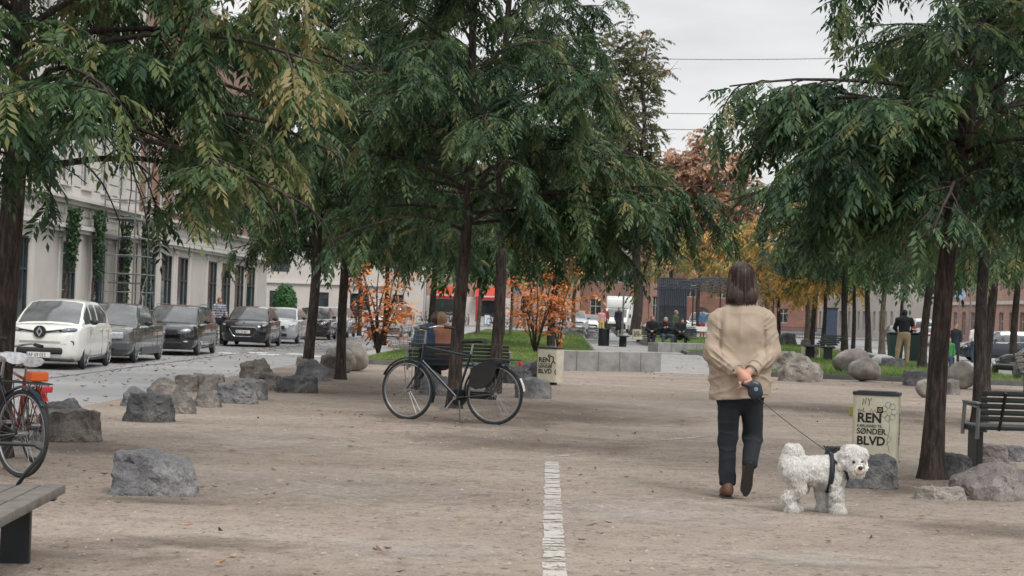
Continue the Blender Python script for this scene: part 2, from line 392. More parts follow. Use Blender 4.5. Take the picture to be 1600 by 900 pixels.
# fallen leaves and pebbles
def litter(n, s0, s1, l0, l1, z, size, mat, name, label, cat, p=1.0, extra=None):
    s = s0+(s1-s0)*rng.random(n)**p; l = l0+(l1-l0)*rng.random(n)
    if extra is not None: s, l = np.concatenate([s, extra[0]]), np.concatenate([l, extra[1]]); n = len(s)
    c = np.stack([U_.x*s+V_.x*l, U_.y*s+V_.y*l, np.full(n, z)], -1); a = rng.random(n)*6.28; sz = size*(.5+rng.random(n))
    d = np.stack([np.cos(a), np.sin(a), rng.normal(0, .15, n)], -1)*sz[:,None]; e = np.stack([-np.sin(a), np.cos(a), rng.normal(0, .2, n)], -1)*(sz*.4)[:,None]
    up = np.zeros((n,3)); up[:,2] = sz*(.15+.5*rng.random(n)); V = np.stack([c-d+up*.6, c+e+up*.1, c+d+up, c-e+up*.3], 1).reshape(-1,3)
    V[:,2] = np.maximum(V[:,2], z)
    tint = np.repeat(rng.random(n), 4)
    return tag(npmesh(name, V, np.arange(4*n).reshape(-1,4), mat, tint=tint), label, cat, kind='stuff')
M_dead = leafmat('dead_leaf', [(0, (.045,.028,.02)), (.4, (.10,.055,.03)), (.7, (.20,.10,.045)), (.9, (.36,.17,.07)), (1, (.42,.30,.15))], .1)
def around(pts, n, r):
    k = rng.integers(0, len(pts), n); a = rng.random(n)*6.28; q = r*rng.random(n)**.7
    return np.array([pts[i][0] for i in k])+np.sin(a)*q, np.array([pts[i][1] for i in k])+np.cos(a)*q
litter(900, 7.5, 44, 5.8, -12, .012, .028, M_dead, 'fallen_leaves', 'brown and orange fallen leaves scattered over the gravel', 'leaves', 1.0, around([(22,1.9),(15,-5),(33,4.9),(44,-3),(17,-4.2),(27,-7),(14,2.6),(9.6,2.7)], 300, 2.0))
litter(1500, 43.5, 100, 4.8, -11, .14, .034, M_dead, 'fallen_leaves', 'fallen autumn leaves lying in the grass', 'leaves', 1.5)
litter(700, 25, 100, 13.8, 6.3, RZ+.012, .05, M_dead, 'fallen_leaves', 'dry leaves gathered along the road and its gutter', 'leaves', 1.2, (rng.uniform(25,95,500), rng.normal(10.2,.4,500)))
n = 6000; s = 7.5+22*rng.random(n)**1.4; l = 5.8-14*rng.random(n)
c = np.stack([U_.x*s+V_.x*l, U_.y*s+V_.y*l, np.full(n, .012)], -1); z = .003+.008*rng.random(n)**4
oc = np.array([(1,0,0),(0,1,0),(-1,0,0),(0,-1,0),(0,0,.7),(0,0,-1.4)], float); V = (c[:,None]+oc[None]*z[:,None,None]*(1+.5*rng.random((n,6,1)))).reshape(-1,3)
F = np.array([(0,1,4),(1,2,4),(2,3,4),(3,0,4)]); F = (F[None]+np.arange(n)[:,None,None]*6).reshape(-1,3)
M_peb = leafmat('pebble', [(0, (.10,.085,.08)), (.5, (.26,.23,.21)), (1, (.40,.36,.33))], .01)
tag(npmesh('gravel_stones', V, F, M_peb, tint=np.repeat(rng.random(n), 6)), 'loose pebbles and grit lying on the gravel', 'gravel', kind='stuff')
# low concrete seating walls
def block_wall(name, pa, pb, h, th, nblk, label):
    a, b = G(*pa), G(*pb); d = b-a; t = d.normalized(); ang = math.atan2(t.y, t.x); nrm = Vector((-t.y, t.x, 0))
    w = thing(name, label, 'concrete wall', (a.x, a.y, 0)); 
    for i in range(nblk):
        mb = MB(); c = d*((i+.5)/nblk)+nrm*th/2; mb.box((c.x, c.y, h/2-.05), (d.length/nblk-.014, th, h+.1), ang, .012); mb.build('block', M_conc, w)
    mb = MB(); c = d*.5+nrm*th/2; mb.box((c.x,c.y,h/2-.06),(d.length-.03, th-.03, h+.05), ang); mb.build('joint_mortar', M_dkconc, w)
    return w
block_wall('concrete_wall', (866, 579), (1033, 581), .47, .5, 5, 'low grey concrete block wall with scribbled front at the edge of the gravel')
block_wall('concrete_wall', (1028, 551), (1108, 552), .36, .5, 4, 'low pale concrete wall behind the three seated people')
# ------------------------------------------------------------ rocks
def rock_mat(name, a, b_, c):
    m, nt, b = _nodes(name); L = nt.links.new; tc = N(nt, 'ShaderNodeTexCoord').outputs['Object']
    n1 = N(nt, 'ShaderNodeTexNoise', Scale=2.6, Detail=9.0, Roughness=.62); n2 = N(nt, 'ShaderNodeTexNoise', Scale=60.0, Detail=3.0); n3 = N(nt, 'ShaderNodeTexVoronoi', Scale=7.0, feature='DISTANCE_TO_EDGE')
    for n_ in (n1, n2, n3): L(tc, n_.inputs['Vector'])
    x = ramp(nt, n1.outputs['Fac'], [(.3, a), (.5, b_), (.68, c)]); y = ramp(nt, n2.outputs['Fac'], [(.35, (.8,.8,.8)), (.5, (1,1,1)), (.66, (1.2,1.2,1.2))])
    mx = N(nt, 'ShaderNodeMix', data_type='RGBA', blend_type='MULTIPLY'); mx.inputs[0].default_value = 1; L(x, mx.inputs[6]); L(y, mx.inputs[7])
    ge = N(nt, 'ShaderNodeNewGeometry'); sp = N(nt, 'ShaderNodeSeparateXYZ'); L(ge.outputs['Normal'], sp.inputs[0])
    L(mx.outputs[2], b.inputs['Base Color']); b.inputs['Roughness'].default_value = .9; b.inputs['Specular IOR Level'].default_value = .25
    ad = N(nt, 'ShaderNodeMath', operation='MULTIPLY_ADD'); L(n2.outputs['Fac'], ad.inputs[0]); ad.inputs[1].default_value = .08; L(n1.outputs['Fac'], ad.inputs[2])
    bp = N(nt, 'ShaderNodeBump', Strength=.8, Distance=.10); L(ad.outputs[0], bp.inputs['Height']); L(bp.outputs[0], b.inputs['Normal'])
    return m
RKM = {'g': rock_mat('granite_grey', (.07,.07,.075), (.15,.15,.155), (.27,.26,.26)), 'b': rock_mat('granite_brown', (.07,.062,.055), (.16,.145,.13), (.30,.27,.24)),
       'd': rock_mat('granite_dark', (.045,.047,.05), (.09,.09,.093), (.17,.165,.16)), 'p': rock_mat('granite_pink', (.10,.088,.085), (.18,.158,.15), (.30,.27,.25)),
       'r': rock_mat('boulder_pale', (.15,.135,.12), (.26,.235,.21), (.38,.35,.31))}
def rock(x0, x1, y0, y1, kind, style, seed, label, deep=.8, zb=0.0, cat='rock', yb=None):
    """box of the rock in the photo: columns x0..x1, top row y0, bottom row y1"""
    rnd = random.Random(seed); g0 = G((x0+x1)/2, y1, zb); D = g0.y; w = (x1-x0)/FPX*D*1.12; h = (y1-y0)/FPX*D*1.06
    d = w*deep; cy = d*.42; view = g0.y/ (CAMH-zb if CAMH-zb > 0 else 1)
    h = max(.08, h-d*.45*(CAMH-h)/D*1.0)
    bm = bmesh.new()
    if style == 'a':
        npt = rnd.randint(9, 13)
        for i in range(npt):
            a = 2*math.pi*(i+rnd.uniform(-.3,.3))/npt; rr = rnd.uniform(.86, 1.04)
            ca, sa = math.cos(a), math.sin(a); q = 1/max(abs(ca)**1.0+abs(sa)*.0, abs(sa), .75)
            bm.verts.new((ca*rr*q*w/2, sa*rr*q*d/2, -.06)); t = rnd.uniform(.72, .93); bm.verts.new((ca*rr*q*w/2*t, sa*rr*q*d/2*t, h*rnd.uniform(.68, 1.0)))
        bm.verts.new((rnd.uniform(-.2,.2)*w, rnd.uniform(-.1,.2)*d, h*rnd.uniform(.95, 1.0)))
    elif style == 'p':      # peaked wedge
        px_ = rnd.uniform(-.2,.2)
        for i in range(10):
            a = 2*math.pi*(i+rnd.uniform(-.3,.3))/10; bm.verts.new((math.cos(a)*w/2, math.sin(a)*d/2, -.06)); bm.verts.new((math.cos(a)*w*.44, math.sin(a)*d*.44, h*rnd.uniform(.25,.7)))
        for i in range(4): bm.verts.new(((px_+rnd.uniform(-.18,.18))*w, rnd.uniform(-.1,.15)*d, h*rnd.uniform(.88,1)))
    else:
        for i in range(46):
            v = Vector((rnd.gauss(0,1), rnd.gauss(0,1), rnd.gauss(0,1))).normalized(); bm.verts.new((v.x*w/2, v.y*d/2, h*.46+v.z*h*.54))
    bmesh.ops.convex_hull(bm, input=bm.verts[:]); 
    for v in [v for v in bm.verts if not v.link_faces]: bm.verts.remove(v)
    bmesh.ops.triangulate(bm, faces=bm.faces[:])
    sub = 5 if w*FPX/D > 90 else (4 if w*FPX/D > 35 else 3)
    for it in range(sub):
        le = [e for e in bm.edges if e.calc_length() > max(w, h)*.07]
        if not le: break
        bmesh.ops.subdivide_edges(bm, edges=le, cuts=1); bmesh.ops.triangulate(bm, faces=[f for f in bm.faces if len(f.verts) > 3])
        if style == 'r' and it < 3: bmesh.ops.smooth_vert(bm, verts=bm.verts[:], factor=.5 if style == 'r' else .10, use_axis_x=True, use_axis_y=True, use_axis_z=True)
    S = max(w, h); bm.normal_update(); am = .040 if style != 'r' else .020
    for v in bm.verts:
        p = v.co/S*3+Vector((seed*3.7, seed, 0)); q = abs(mnoise.noise(p*1.6))
        c_ = mnoise.cell(p*1.9+Vector((mnoise.noise(p*2),mnoise.noise(p*2+Vector((9,0,0))),0))*.6); v.co += v.normal*(S*am*(mnoise.noise(p*1.2)*1.3+(.5-q)*1.2+(.45 if style!='r' else .12)*c_+.5*mnoise.noise(p*4)+.3*mnoise.noise(p*9)))
    me = bpy.data.meshes.new('rock'); bm.to_mesh(me); bm.free(); me.materials.append(RKM[kind])
    o = obj('boulder' if style == 'r' else 'rock', me, None, .42 if style != 'r' else 5)
    o.location = (g0.x, g0.y+cy, zb); o.rotation_euler = (0, 0, rnd.uniform(-.12,.12)); tag(o, label, cat, 'rocks edging the gravel'); return o
RK = [
 (168,293,708,774,'g','a',1,'grey flat-topped granite block standing alone on open gravel',.8),
 (191,263,616,659,'d','a',42,'dark square-cut rock at the front of the roadside rock row',.8),
 (188,240,607,636,'g','p',3,'pointed grey rock behind the dark square-cut rock',.8),
 (226,278,591,618,'b','p',4,'brown peaked rock second from the start of the row by the road',.9),
 (272,306,587,612,'b','a',5,'small rusty rock wedged in the roadside row, left of the long pinkish slab',.9),
 (296,347,586,608,'p','a',6,'long low pinkish rock at the back of the roadside row',.8),
 (261,302,611,646,'b','p',7,'mossy triangular rock right beside the dark square-cut one',.8),
 (301,342,605,637,'b','p',8,'mossy brown rock between triangular rock and flat slab',.8),
 (338,397,600,631,'g','a',9,'wide flat grey slab rock with chipped edge',.8),
 (373,422,562,595,'b','p',10,'brown pyramid-shaped rock rising behind the flat slabs',.8),
 (356,412,592,625,'g','a',11,'grey slab rock in front of the pyramid-shaped rock',.7),
 (394,437,585,610,'b','a',12,'flat brown slab just past the pyramid-shaped rock',.8),
 (433,491,590,614,'d','a',13,'dark rectangular block lying at the foot of a slim trunk',.5),
 (460,512,562,596,'g','p',14,'grey wedge rock behind the slim trunk by the road',.8),
 (498,532,558,591,'b','a',15,'upright rock between the two slim trunks by the road',.9),
 (462,482,558,571,'b','a',16,'small rock end peeping out beyond the grey wedge rock',.9),
 (504,552,543,583,'r','r',17,'smaller pale round boulder by the second slim trunk',.9),
 (508,576,533,580,'r','r',18,'largest pale round boulder at the lawn corner by the road',.9),
 (46,147,640,692,'b','a',19,'broad brown rock beside the parked bicycle wheel',.8),
 (58,124,624,660,'d','p',20,'dark rock half hidden by the broad brown rock and bicycle wheel',.8),
 (655,712,582,618,'g','p',21,'grey rock seen through the front wheel of the leaning bicycle',.8),
 (783,844,567,600,'d','p',22,'dark rock behind the rear wheel of the leaning bicycle',.8),
 (806,862,592,623,'g','a',23,'squat rock between leaning bicycle and small REN bin',.7),
 (1203,1256,551,586,'r','a',24,'pale boulder behind the cracked boulder at lawn edge',.9),
 (1222,1287,556,597,'r','p',25,'grey cracked boulder at the lawn edge just past the walking man',.9),
 (1307,1364,545,589,'p','r',26,'large pinkish round boulder at the lawn edge',.9),
 (1328,1381,560,597,'r','r',27,'oval boulder leaning on the pinkish round boulder',.9),
 (1379,1414,561,578,'g','a',28,'low grey rock at the feet of the man by the green bins',.8),
 (1416,1452,580,604,'g','a',29,'grey rock at the foot of a trunk near the lawn end',.8),
 (1433,1462,594,621,'r','r',30,'small pale boulder partly behind the thick leaning trunk',.9),
 (1479,1501,592,617,'p','a',31,'small pink block just past the thick leaning trunk',.8),
 (1484,1530,566,609,'r','r',32,'big pale boulder between the two dark trunks',.9),
 (1292,1320,700,730,'d','a',33,'small dark rock behind the head of the white dog',.8),
 (1312,1404,714,764,'d','a',34,'large dark grey rock in front of the big REN bin',.75),
 (1472,1526,711,750,'d','a',35,'dark block at the base of the thick leaning trunk',.8),
 (1496,1612,724,782,'p','p',52,'wide pinkish grey boulder below the slatted bench',.7),
 (1534,1575,696,724,'p','a',37,'reddish rock under the slatted bench',.8),
 (1568,1606,698,722,'g','a',38,'grey rock at the far side under the slatted bench',.8),
 (1586,1612,560,600,'g','r',39,'grey boulder behind the bench with wire armrests',.9),
 (1220,1245,522,541,'d','a',40,'dark rock on the lawn beneath yellow trees',.8),
 (1252,1266,530,542,'p','a',41,'small pink rock on the lawn beneath yellow trees',.8),
 (1292,1302,531,543,'g','a',42,'tiny grey rock by a thin trunk on the lawn',.8),
 (868,914,515,526,'d','a',43,'long dark rock at the far lawn edge near orange shrub',.6),
 (916,936,518,527,'g','a',44,'short grey rock beside the long dark rock at far lawn edge',.6),
]
for r_ in RK: rock(*r_[:8], deep=r_[8])
# flat broken kerb stones near the thick trunk
t = rock(1433,1512,763,781,'r','a',51,'flat whitish stone slab lying near the thick leaning trunk',.35)
t.name = 'stone_slab'; t['category'] = 'stone slab'
# ------------------------------------------------------------ trees
def bark(name, a, b_, sc_=9):
    m, nt, b = _nodes(name); L = nt.links.new; tc = N(nt, 'ShaderNodeTexCoord').outputs['Object']
    mp = N(nt, 'ShaderNodeMapping'); mp.inputs['Scale'].default_value = (3.2, 3.2, .55); L(tc, mp.inputs[0])
    n1 = N(nt, 'ShaderNodeTexNoise', Scale=sc_, Detail=8.0, Roughness=.7); L(mp.outputs[0], n1.inputs['Vector'])
    n2 = N(nt, 'ShaderNodeTexNoise', Scale=1.3, Detail=4.0); L(tc, n2.inputs['Vector'])
    x = ramp(nt, n1.outputs['Fac'], [(.34, tuple(v*.45 for v in a)), (.48, a), (.66, b_)]); y = ramp(nt, n2.outputs['Fac'], [(.3, (.75,.72,.7)), (.7, (1.2,1.1,1.05))])
    mx = N(nt, 'ShaderNodeMix', data_type='RGBA', blend_type='MULTIPLY'); mx.inputs[0].default_value = 1; L(x, mx.inputs[6]); L(y, mx.inputs[7])
    L(mx.outputs[2], b.inputs['Base Color']); b.inputs['Roughness'].default_value = .92; b.inputs['Specular IOR Level'].default_value = .2
    bp = N(nt, 'ShaderNodeBump', Strength=.9, Distance=.03); L(n1.outputs['Fac'], bp.inputs['Height']); L(bp.outputs[0], b.inputs['Normal']); return m
BK_br = bark('bark_brown', (.060,.050,.046), (.125,.106,.097)); BK_dk = bark('bark_dark', (.045,.040,.038), (.10,.09,.082)); BK_pl = bark('bark_pale', (.12,.105,.085), (.24,.21,.17))
G_stops = [(0, (.016,.040,.022)), (.3, (.036,.078,.036)), (.55, (.080,.140,.056)), (.72, (.135,.195,.076)), (.84, (.19,.20,.075)), (.93, (.23,.21,.085)), (1, (.30,.25,.11))]
LF = {'green': leafmat('leaf_green', G_stops, .38),
      'orange': leafmat('leaf_orange', [(0, (.16,.07,.03)), (.3, (.42,.12,.035)), (.6, (.70,.23,.06)), (.85, (.76,.36,.11)), (1, (.50,.40,.16))], .35),
      'yellow': leafmat('leaf_yellow', [(0, (.10,.15,.05)), (.35, (.30,.25,.08)), (.7, (.68,.36,.10)), (1, (.80,.46,.18))], .35),
      'russet': leafmat('leaf_russet', [(0, (.22,.15,.10)), (.5, (.46,.27,.17)), (1, (.60,.38,.26))], .3),
      'olive': leafmat('leaf_olive', [(0, (.04,.06,.025)), (.5, (.10,.115,.045)), (.85, (.19,.14,.06)), (1, (.30,.15,.08))], .35)}
def bez(p, d, L, droop, n, rnd, wob=.08):
    """path of n points from p, heading d, bending down by droop"""
    pts = [Vector(p)]; d = Vector(d).normalized(); st = L/(n-1)
    for i in range(n-1):
        d = (d+Vector((rnd.gauss(0,wob), rnd.gauss(0,wob), rnd.gauss(0,wob*.6)-droop/(n-1)))).normalized(); pts.append(pts[-1]+d*st)
    return pts
def tree(name, label, base, H, rt, zc, rad, seed, leaf='green', barkm=None, nl=26, dens=1.0, lsize=.70, pairs=6, droop=1.1, lean=(0,0), yel=None, tint0=.43, tsd=.19,
         reject=None, limbs=None, group=None, cat='tree', up=.55, zlow=None, flare=1.45, hang=.85, stems=None, weep=.75, zmin=0, wcut=None):
    """zc: height of the lowest limbs, rad(z01, az)-> limb length; leaves are compound sprays"""
    rnd = random.Random(seed); rg = np.random.default_rng(seed)
    root = thing(name, label, cat, base, 0, group); bx, by, bz = base
    tp = []; tr = []
    for i in range(15):
        f = i/14; z = H*f
        tp.append(Vector((lean[0]*z+.05*rt/.12*math.sin(z*1.1+seed), lean[1]*z+.04*math.sin(z*.9+seed*2), z-.05)))
        tr.append(rt*(1-.8*f)*(1+(flare-1)*math.exp(-z/.16)))
    wood = MB()
    # finely ringed lower trunk so that the flare shows
    low = [tp[0]+(tp[1]-tp[0])*q for q in (0, .12, .25, .5, .75)]; lr = [rt*(1+(flare-1)*math.exp(-(H/14*q)/.16)) for q in (0, .12, .25, .5, .75)]
    P = low+tp[1:]; Q = lr+tr[1:]
    if stems is None:
        k0 = len(wood.v); wood.tube(P, Q, 18 if rt > .08 else 8)
        for i in range(k0, len(wood.v)):
            v = Vector(wood.v[i]); ax = Vector((lean[0]*v.z, lean[1]*v.z, v.z)); q = v-ax; a = math.atan2(q.y, q.x)
            wood.v[i] = tuple(ax+q*(1+.09*mnoise.noise((math.cos(a)*1.6, math.sin(a)*1.6, v.z*1.1+seed))+.12*math.exp(-v.z/.2)*math.sin(a*4+seed)))
    def axis(z): 
        f = max(0, min(13.999, z/H*14)); i = int(f); return tp[i].lerp(tp[i+1], f-i)
    LL = list(limbs or [])
    if stems:
        for q in stems: LL.append(q)
    for i in range(nl):
        f = ((i+.5)/nl)**1.15; z = zc+(H*.97-zc)*f; az = i*2.399+rnd.uniform(-.35,.35)+seed
        L = rad(f, az)*rnd.uniform(.78, 1.12); LL.append((z, az, L, up*rnd.uniform(.6, 1.4)+.5*f, None))
    O, Dd, S_, TZ = [], [], [], []
    for (z, az, L, el, dr) in LL:
        d = Vector((math.cos(az)*math.cos(el), math.sin(az)*math.cos(el), math.sin(el))); n = max(6, int(L/.28))
        pts = bez(axis(z), d, L, (dr if dr is not None else droop)*.8, n, rnd, .07)
        r_ = max(.012, rt*.30*(1-.6*z/H)) if not stems else rt
        if reject and reject(Vector(base)+pts[-1]) and limbs is not None and (z, az, L, el, dr) not in (limbs or []): continue
        if wcut:
            for ci in range(2, n):
                if wcut(Vector(base)+pts[ci]): pts = pts[:max(3, ci-1)]; L *= len(pts)/n; n = len(pts); break
        rr = [r_*(1-.85*i/(n-1))+.004 for i in range(n)]; wood.tube(pts, rr, 7 if r_ > .03 else 5)
        step = .26/dens**.5; nb = max(3, int(L/step))
        for b in range(nb):
            t = .18+.82*(b+rnd.random()*.6)/nb; fi = t*(n-1); i0 = min(n-2, int(fi)); p = pts[i0].lerp(pts[i0+1], fi-i0); tg = (pts[i0+1]-pts[i0]).normalized()
            sd = tg.cross(Vector((0,0,1))).normalized()*(1 if b % 2 else -1)
            bd = (tg*rnd.uniform(.1,1.0)+sd*rnd.uniform(.2,1.0)+Vector((0,0,rnd.uniform(-.45,.6)))).normalized()
            bl = L*.27*rnd.uniform(.45,1.5)*(1.2-.5*t)+.12; m = 6
            bp = bez(p, bd, bl, 1.5*droop*hang*rnd.uniform(.5,1.4), m, rnd, .16)
            wood.tube(bp, [.010*(1-.8*j/5)*max(.6, rt/.12)+.002 for j in range(m)], 3, cap=False)
            nlf = max(3, int(bl/.040*dens/lsize)); 
            for q in range(nlf):
                tt = .12+.88*(q+rnd.random())/nlf; fj = min(.9999, tt)*(m-1); j0 = min(m-2, int(fj)); pp = bp[j0].lerp(bp[j0+1], fj-j0); tg2 = (bp[j0+1]-bp[j0]).normalized()
                s2 = tg2.cross(Vector((0,0,1))); s2 = s2.normalized() if s2.length > .05 else Vector((1,0,0)); s2 *= (1 if q % 2 else -1)
                dd = (tg2*rnd.uniform(.2,1)+s2*rnd.uniform(.2,1.1)+Vector((rnd.gauss(0,.35), rnd.gauss(0,.35), rnd.uniform(-.55,.45)))).normalized()
                O.append(pp); Dd.append(dd); S_.append(rnd.uniform(.55,1.3)*lsize); TZ.append((pp.x, pp.y, pp.z))
    O = np.array([tuple(v) for v in O]); Dd = np.array([tuple(v) for v in Dd]); S_ = np.array(S_)
    if reject is not None:
        keep = np.array([not reject(Vector(base)+Vector(o)) for o in O]); O, Dd, S_ = O[keep], Dd[keep], S_[keep]
    if zmin:
        keep = O[:,2] > zmin+.30*vnoise(O*np.array([1.3,1.3,0]), seed)+.12*rg.normal(size=len(O)); O, Dd, S_ = O[keep], Dd[keep], S_[keep]
    n = len(O); Lr = .36*S_
    side = np.cross(Dd, [0,0,1.0]); side /= np.maximum(np.linalg.norm(side, axis=1, keepdims=True), 1e-6)
    side += rg.normal(0, .25, side.shape); nn = np.cross(side, Dd); VV = []; TT = []
    base_t = tint0+tsd*rg.normal(size=n)+.16*vnoise(O*1.1, seed)+.10*vnoise(O*4.0, seed+3)
    if yel is not None: base_t = base_t+yel(O+np.array(base), rg)
    dn = np.zeros((n,3)); dn[:,2] = -1
    for k in range(pairs*2+1):
        t = (.18+.82*(k//2+ (0 if k < pairs*2 else .0))/pairs) if k < pairs*2 else 1.0
        sg = 1 if k % 2 else -1
        pos = O+Dd*(Lr*t)[:,None]+dn*(Lr*weep*.62*t*t)[:,None]
        tg = Dd+dn*(weep*1.24*t); tg /= np.linalg.norm(tg, axis=1, keepdims=True)
        if k == pairs*2: ld = tg.copy()
        else: ld = tg*.62+side*sg*.80+dn*.28
        ld += rg.normal(0, .13, ld.shape); ld /= np.linalg.norm(ld, axis=1, keepdims=True)
        ll = (.105 if pairs >= 5 else .13)*S_*(.75+.5*math.sin(math.pi*min(t, .85)))*rg.uniform(.8,1.15,n); w = ll*.185*(1 if pairs >= 5 else 1.5)
        wd = np.cross(ld, nn+rg.normal(0,.3,nn.shape)); wd /= np.maximum(np.linalg.norm(wd, axis=1, keepdims=True), 1e-6)
        mid = pos+ld*(ll*.48)[:,None]; tip = pos+ld*ll[:,None]+dn*(ll*.22)[:,None]; sag = dn*(ll*.05)[:,None]
        VV.append(np.stack([pos, mid+wd*w[:,None]+sag, tip, mid-wd*w[:,None]+sag], 1)); TT.append(np.repeat(base_t+.05*rg.normal(size=n), 4).reshape(n,4))
    V = np.concatenate(VV).reshape(-1,3); T = np.clip(np.concatenate(TT).ravel(), 0, 1)
    wood.build('trunk', barkm or BK_br, root, smooth=5, fix=False)
    npmesh('crown', V, np.arange(len(V)).reshape(-1,4), LF[leaf], root, tint=T)
    return root, n
# where the photograph shows open sky between the two avenue rows the twigs stop short
def pxy(p):
    q = p-CP; z = q.dot(camF)
    return (800+FPX*q.dot(camR)/z, 450-FPX*q.dot(camU)/z) if z > .5 else (-9999, 0)
GR = 'pendulous green avenue trees'
ntot = 0
def R0(r, top=.55): return lambda f, az: r*(1-.0*f if f < .45 else 1-(f-.45)/.55*top)
def gp(x, y, z=0): g = G(x, y, z); return (g.x, g.y, z)
def rj_c(p):            # centre tree: keeps clear of the open gap to its right, higher up
    x, y = pxy(p)
    if 590 < x < 800 and 215 < y < 400 and p.y < 26.6: return mnoise.noise(p*2.1) > -.18
    if y < 240 and x > 965+45*mnoise.noise(p*1.5)-.05*y: return True
    return (x > 1010-.12*max(0,y) and y < 200) or (x > 1040 and y < 290)
def rj_r(p):
    x, y = pxy(p)
    return (x < 1262 and y < 22) or (x < 1205 and y < 62) or x < 1098 or (y < 88 and x < 1150) or (x < 1165 and y > 232) or (x < 1250 and y > 300)
def add(*a, **k):
    global ntot
    o, n = tree(*a, **k); ntot += n; return o
# T0 front left
def yl0(P, rg):
    w = np.clip((P[:,0]+3.0)/1.0, 0, 1)*np.clip((17.0-P[:,1])/1.5, 0, 1); return w*(.20+.30*rg.random(len(P)))+.04
def rj_l(p):            # thinner patches where the pale building shows through
    x, y = pxy(p); q = mnoise.noise(p*2.2)
    if 128 < x < 262 and 165 < y < 320: return q > -.30
    if 60 < x <= 128 and 235 < y < 320: return q > -.12
    if 262 <= x < 300 and 200 < y < 330: return q > .1
    return (x < 240 and y > 305) or (240 <= x < 345 and y > 352) or (x >= 345 and y > 296-.1*(x-345)) or (x > 500 and y > 60)
p0 = PD(3, 640, 15.6)
add('avenue_tree', 'front avenue tree whose trunk rises behind the bicycle with the white covered saddle', (p0.x, p0.y, 0), 8.2, .125, 2.35, R0(2.7), 11, nl=34, dens=1.05, up=.45, droop=1.15, zmin=2.0, reject=rj_l, yel=yl0,
    limbs=[(2.6, -.55, 3.0, .45, 1.2), (3.0, -.9, 2.7, .5, 1.1), (2.8, .1, 2.9, .45, 1.2), (3.3, -.3, 3.0, .4, 1.0), (3.5, .25, 3.0, .35, 1.0), (2.5, -1.3, 2.2, .4, 1.2), (2.45, .5, 2.4, .4, 1.3)], group=GR)
# T3 centre
add('avenue_tree', 'central avenue tree that the dark bicycle leans against', gp(713, 638), 9.0, .098, 2.5, R0(2.75, .6), 23, nl=44, dens=1.0, zmin=2.1, lean=(.012, 0), reject=rj_c,
    limbs=[(2.95, 0.02, 3.7, .16, .22), (2.75, .12, 3.2, .2, .4), (3.05, 2.75, 1.7, .45, .6), (3.4, 3.2, 1.7, .4, .3), (3.9, 2.9, 1.9, .3, .3), (2.6, .5, 2.6, .35, 1.0), (2.9, -.5, 2.7, .4, .9), (3.6, -.1, 2.7, .3, .9), (2.5, 3.9, 2.4, .4, 1.1), (4.3, 4.4, 2.6, .35, 1.0), (4.6, -.8, 2.6, .3, 1.0)], group=GR)
add('avenue_tree', 'avenue tree right behind the central one, standing at the slatted bench', gp(772, 615), 9.5, .105, 2.55, R0(2.6, .6), 31, nl=36, dens=.9, zmin=2.1, reject=rj_c, group=GR)
add('avenue_tree', 'slim avenue tree beside the dark rectangular block by the road', gp(481, 593), 9.5, .10, 2.35, R0(2.6, .6), 37, nl=34, dens=.9, zmin=2.35, lean=(.02, 0), barkm=BK_br, group=GR)
add('avenue_tree', 'slim avenue tree with the upright rock and pale boulders at its foot', gp(533, 593), 9.8, .092, 2.2, R0(2.5, .6), 41, nl=34, dens=.9, zmin=2.15, lean=(.01, 0), barkm=BK_br, group=GR)
# T6 right front
add('avenue_tree', 'thick leaning avenue tree just past the big REN bin', gp(1451, 748), 8.5, .097, 2.3, lambda f, az: (2.35 if math.cos(az) > -.2 else 1.9)*(1-.5*f), 53, nl=40, dens=1.05, zmin=2.15, lean=(.075, 0), wcut=lambda p: pxy(p)[0] < 1112 or (pxy(p)[1] < 96 and pxy(p)[0] < 1155), reject=rj_r, yel=lambda P, rg: np.where((P[:,2] < 2.4) & (P[:,0] > 3.9), .22, 0.)*(.3+rg.random(len(P))),
    limbs=[(3.35, 3.02, 2.75, .22, .50), (3.1, 3.0, 2.6, .42, .75), (3.5, 3.2, 2.3, .22, .6), (2.9, 3.25, 2.4, .45, .9), (3.3, 3.15, 2.2, .40, .9), (2.4, 3.3, 2.2, .5, 1.0), (2.5, 2.8, 2.3, .4, 1.0), (2.9, 3.7, 2.1, .4, 1.0), (2.6, 4.4, 2.2, .4, 1.1), (3.3, 4.0, 2.1, .4, 1.0), (3.0, 5.3, 2.2, .4, 1.1), (2.7, 6.0, 2.3, .4, 1.1)], group=GR)
add('avenue_tree', 'dark avenue tree between the wire-armed bench and slatted bench, the front one of two', gp(1526, 660), 9.0, .10, 2.35, R0(2.4), 59, nl=32, dens=.9, zmin=2.0, lean=(.03, 0), barkm=BK_dk, reject=rj_r, yel=lambda P, rg: np.where((P[:,2] < 2.6), .26, 0.)*(rg.random(len(P))), group=GR)
add('avenue_tree', 'dark avenue tree overlapped by the one in front, near the wire-armed bench', gp(1541, 611), 9.0, .115, 2.5, R0(2.6), 61, nl=28, dens=.8, lean=(.02, 0), barkm=BK_dk, group=GR)
add('avenue_tree', 'avenue tree at the end of the lawn, behind the thick leaning one', gp(1443, 580), 9.5, .135, 3.1, R0(2.8), 67, nl=30, dens=.75, lsize=1.15, lean=(.02, 0), barkm=BK_dk, yel=lambda P, rg: np.where((P[:,2] < 3.4), .18, 0.)*(rg.random(len(P))), group=GR)
def rj_m(p):
    x, y = pxy(p); return x < 1175 or (x < 1215 and y < 250)
add('avenue_tree', 'dark blue-green avenue tree whose crown hangs behind the walking man', (GX(1318, 72).x, 72, 0), 10.5, .13, 3.0, R0(3.6), 71, nl=34, dens=.75, lsize=1.3, barkm=BK_dk, reject=rj_m, tint0=.30, zmin=3.4, group=GR)
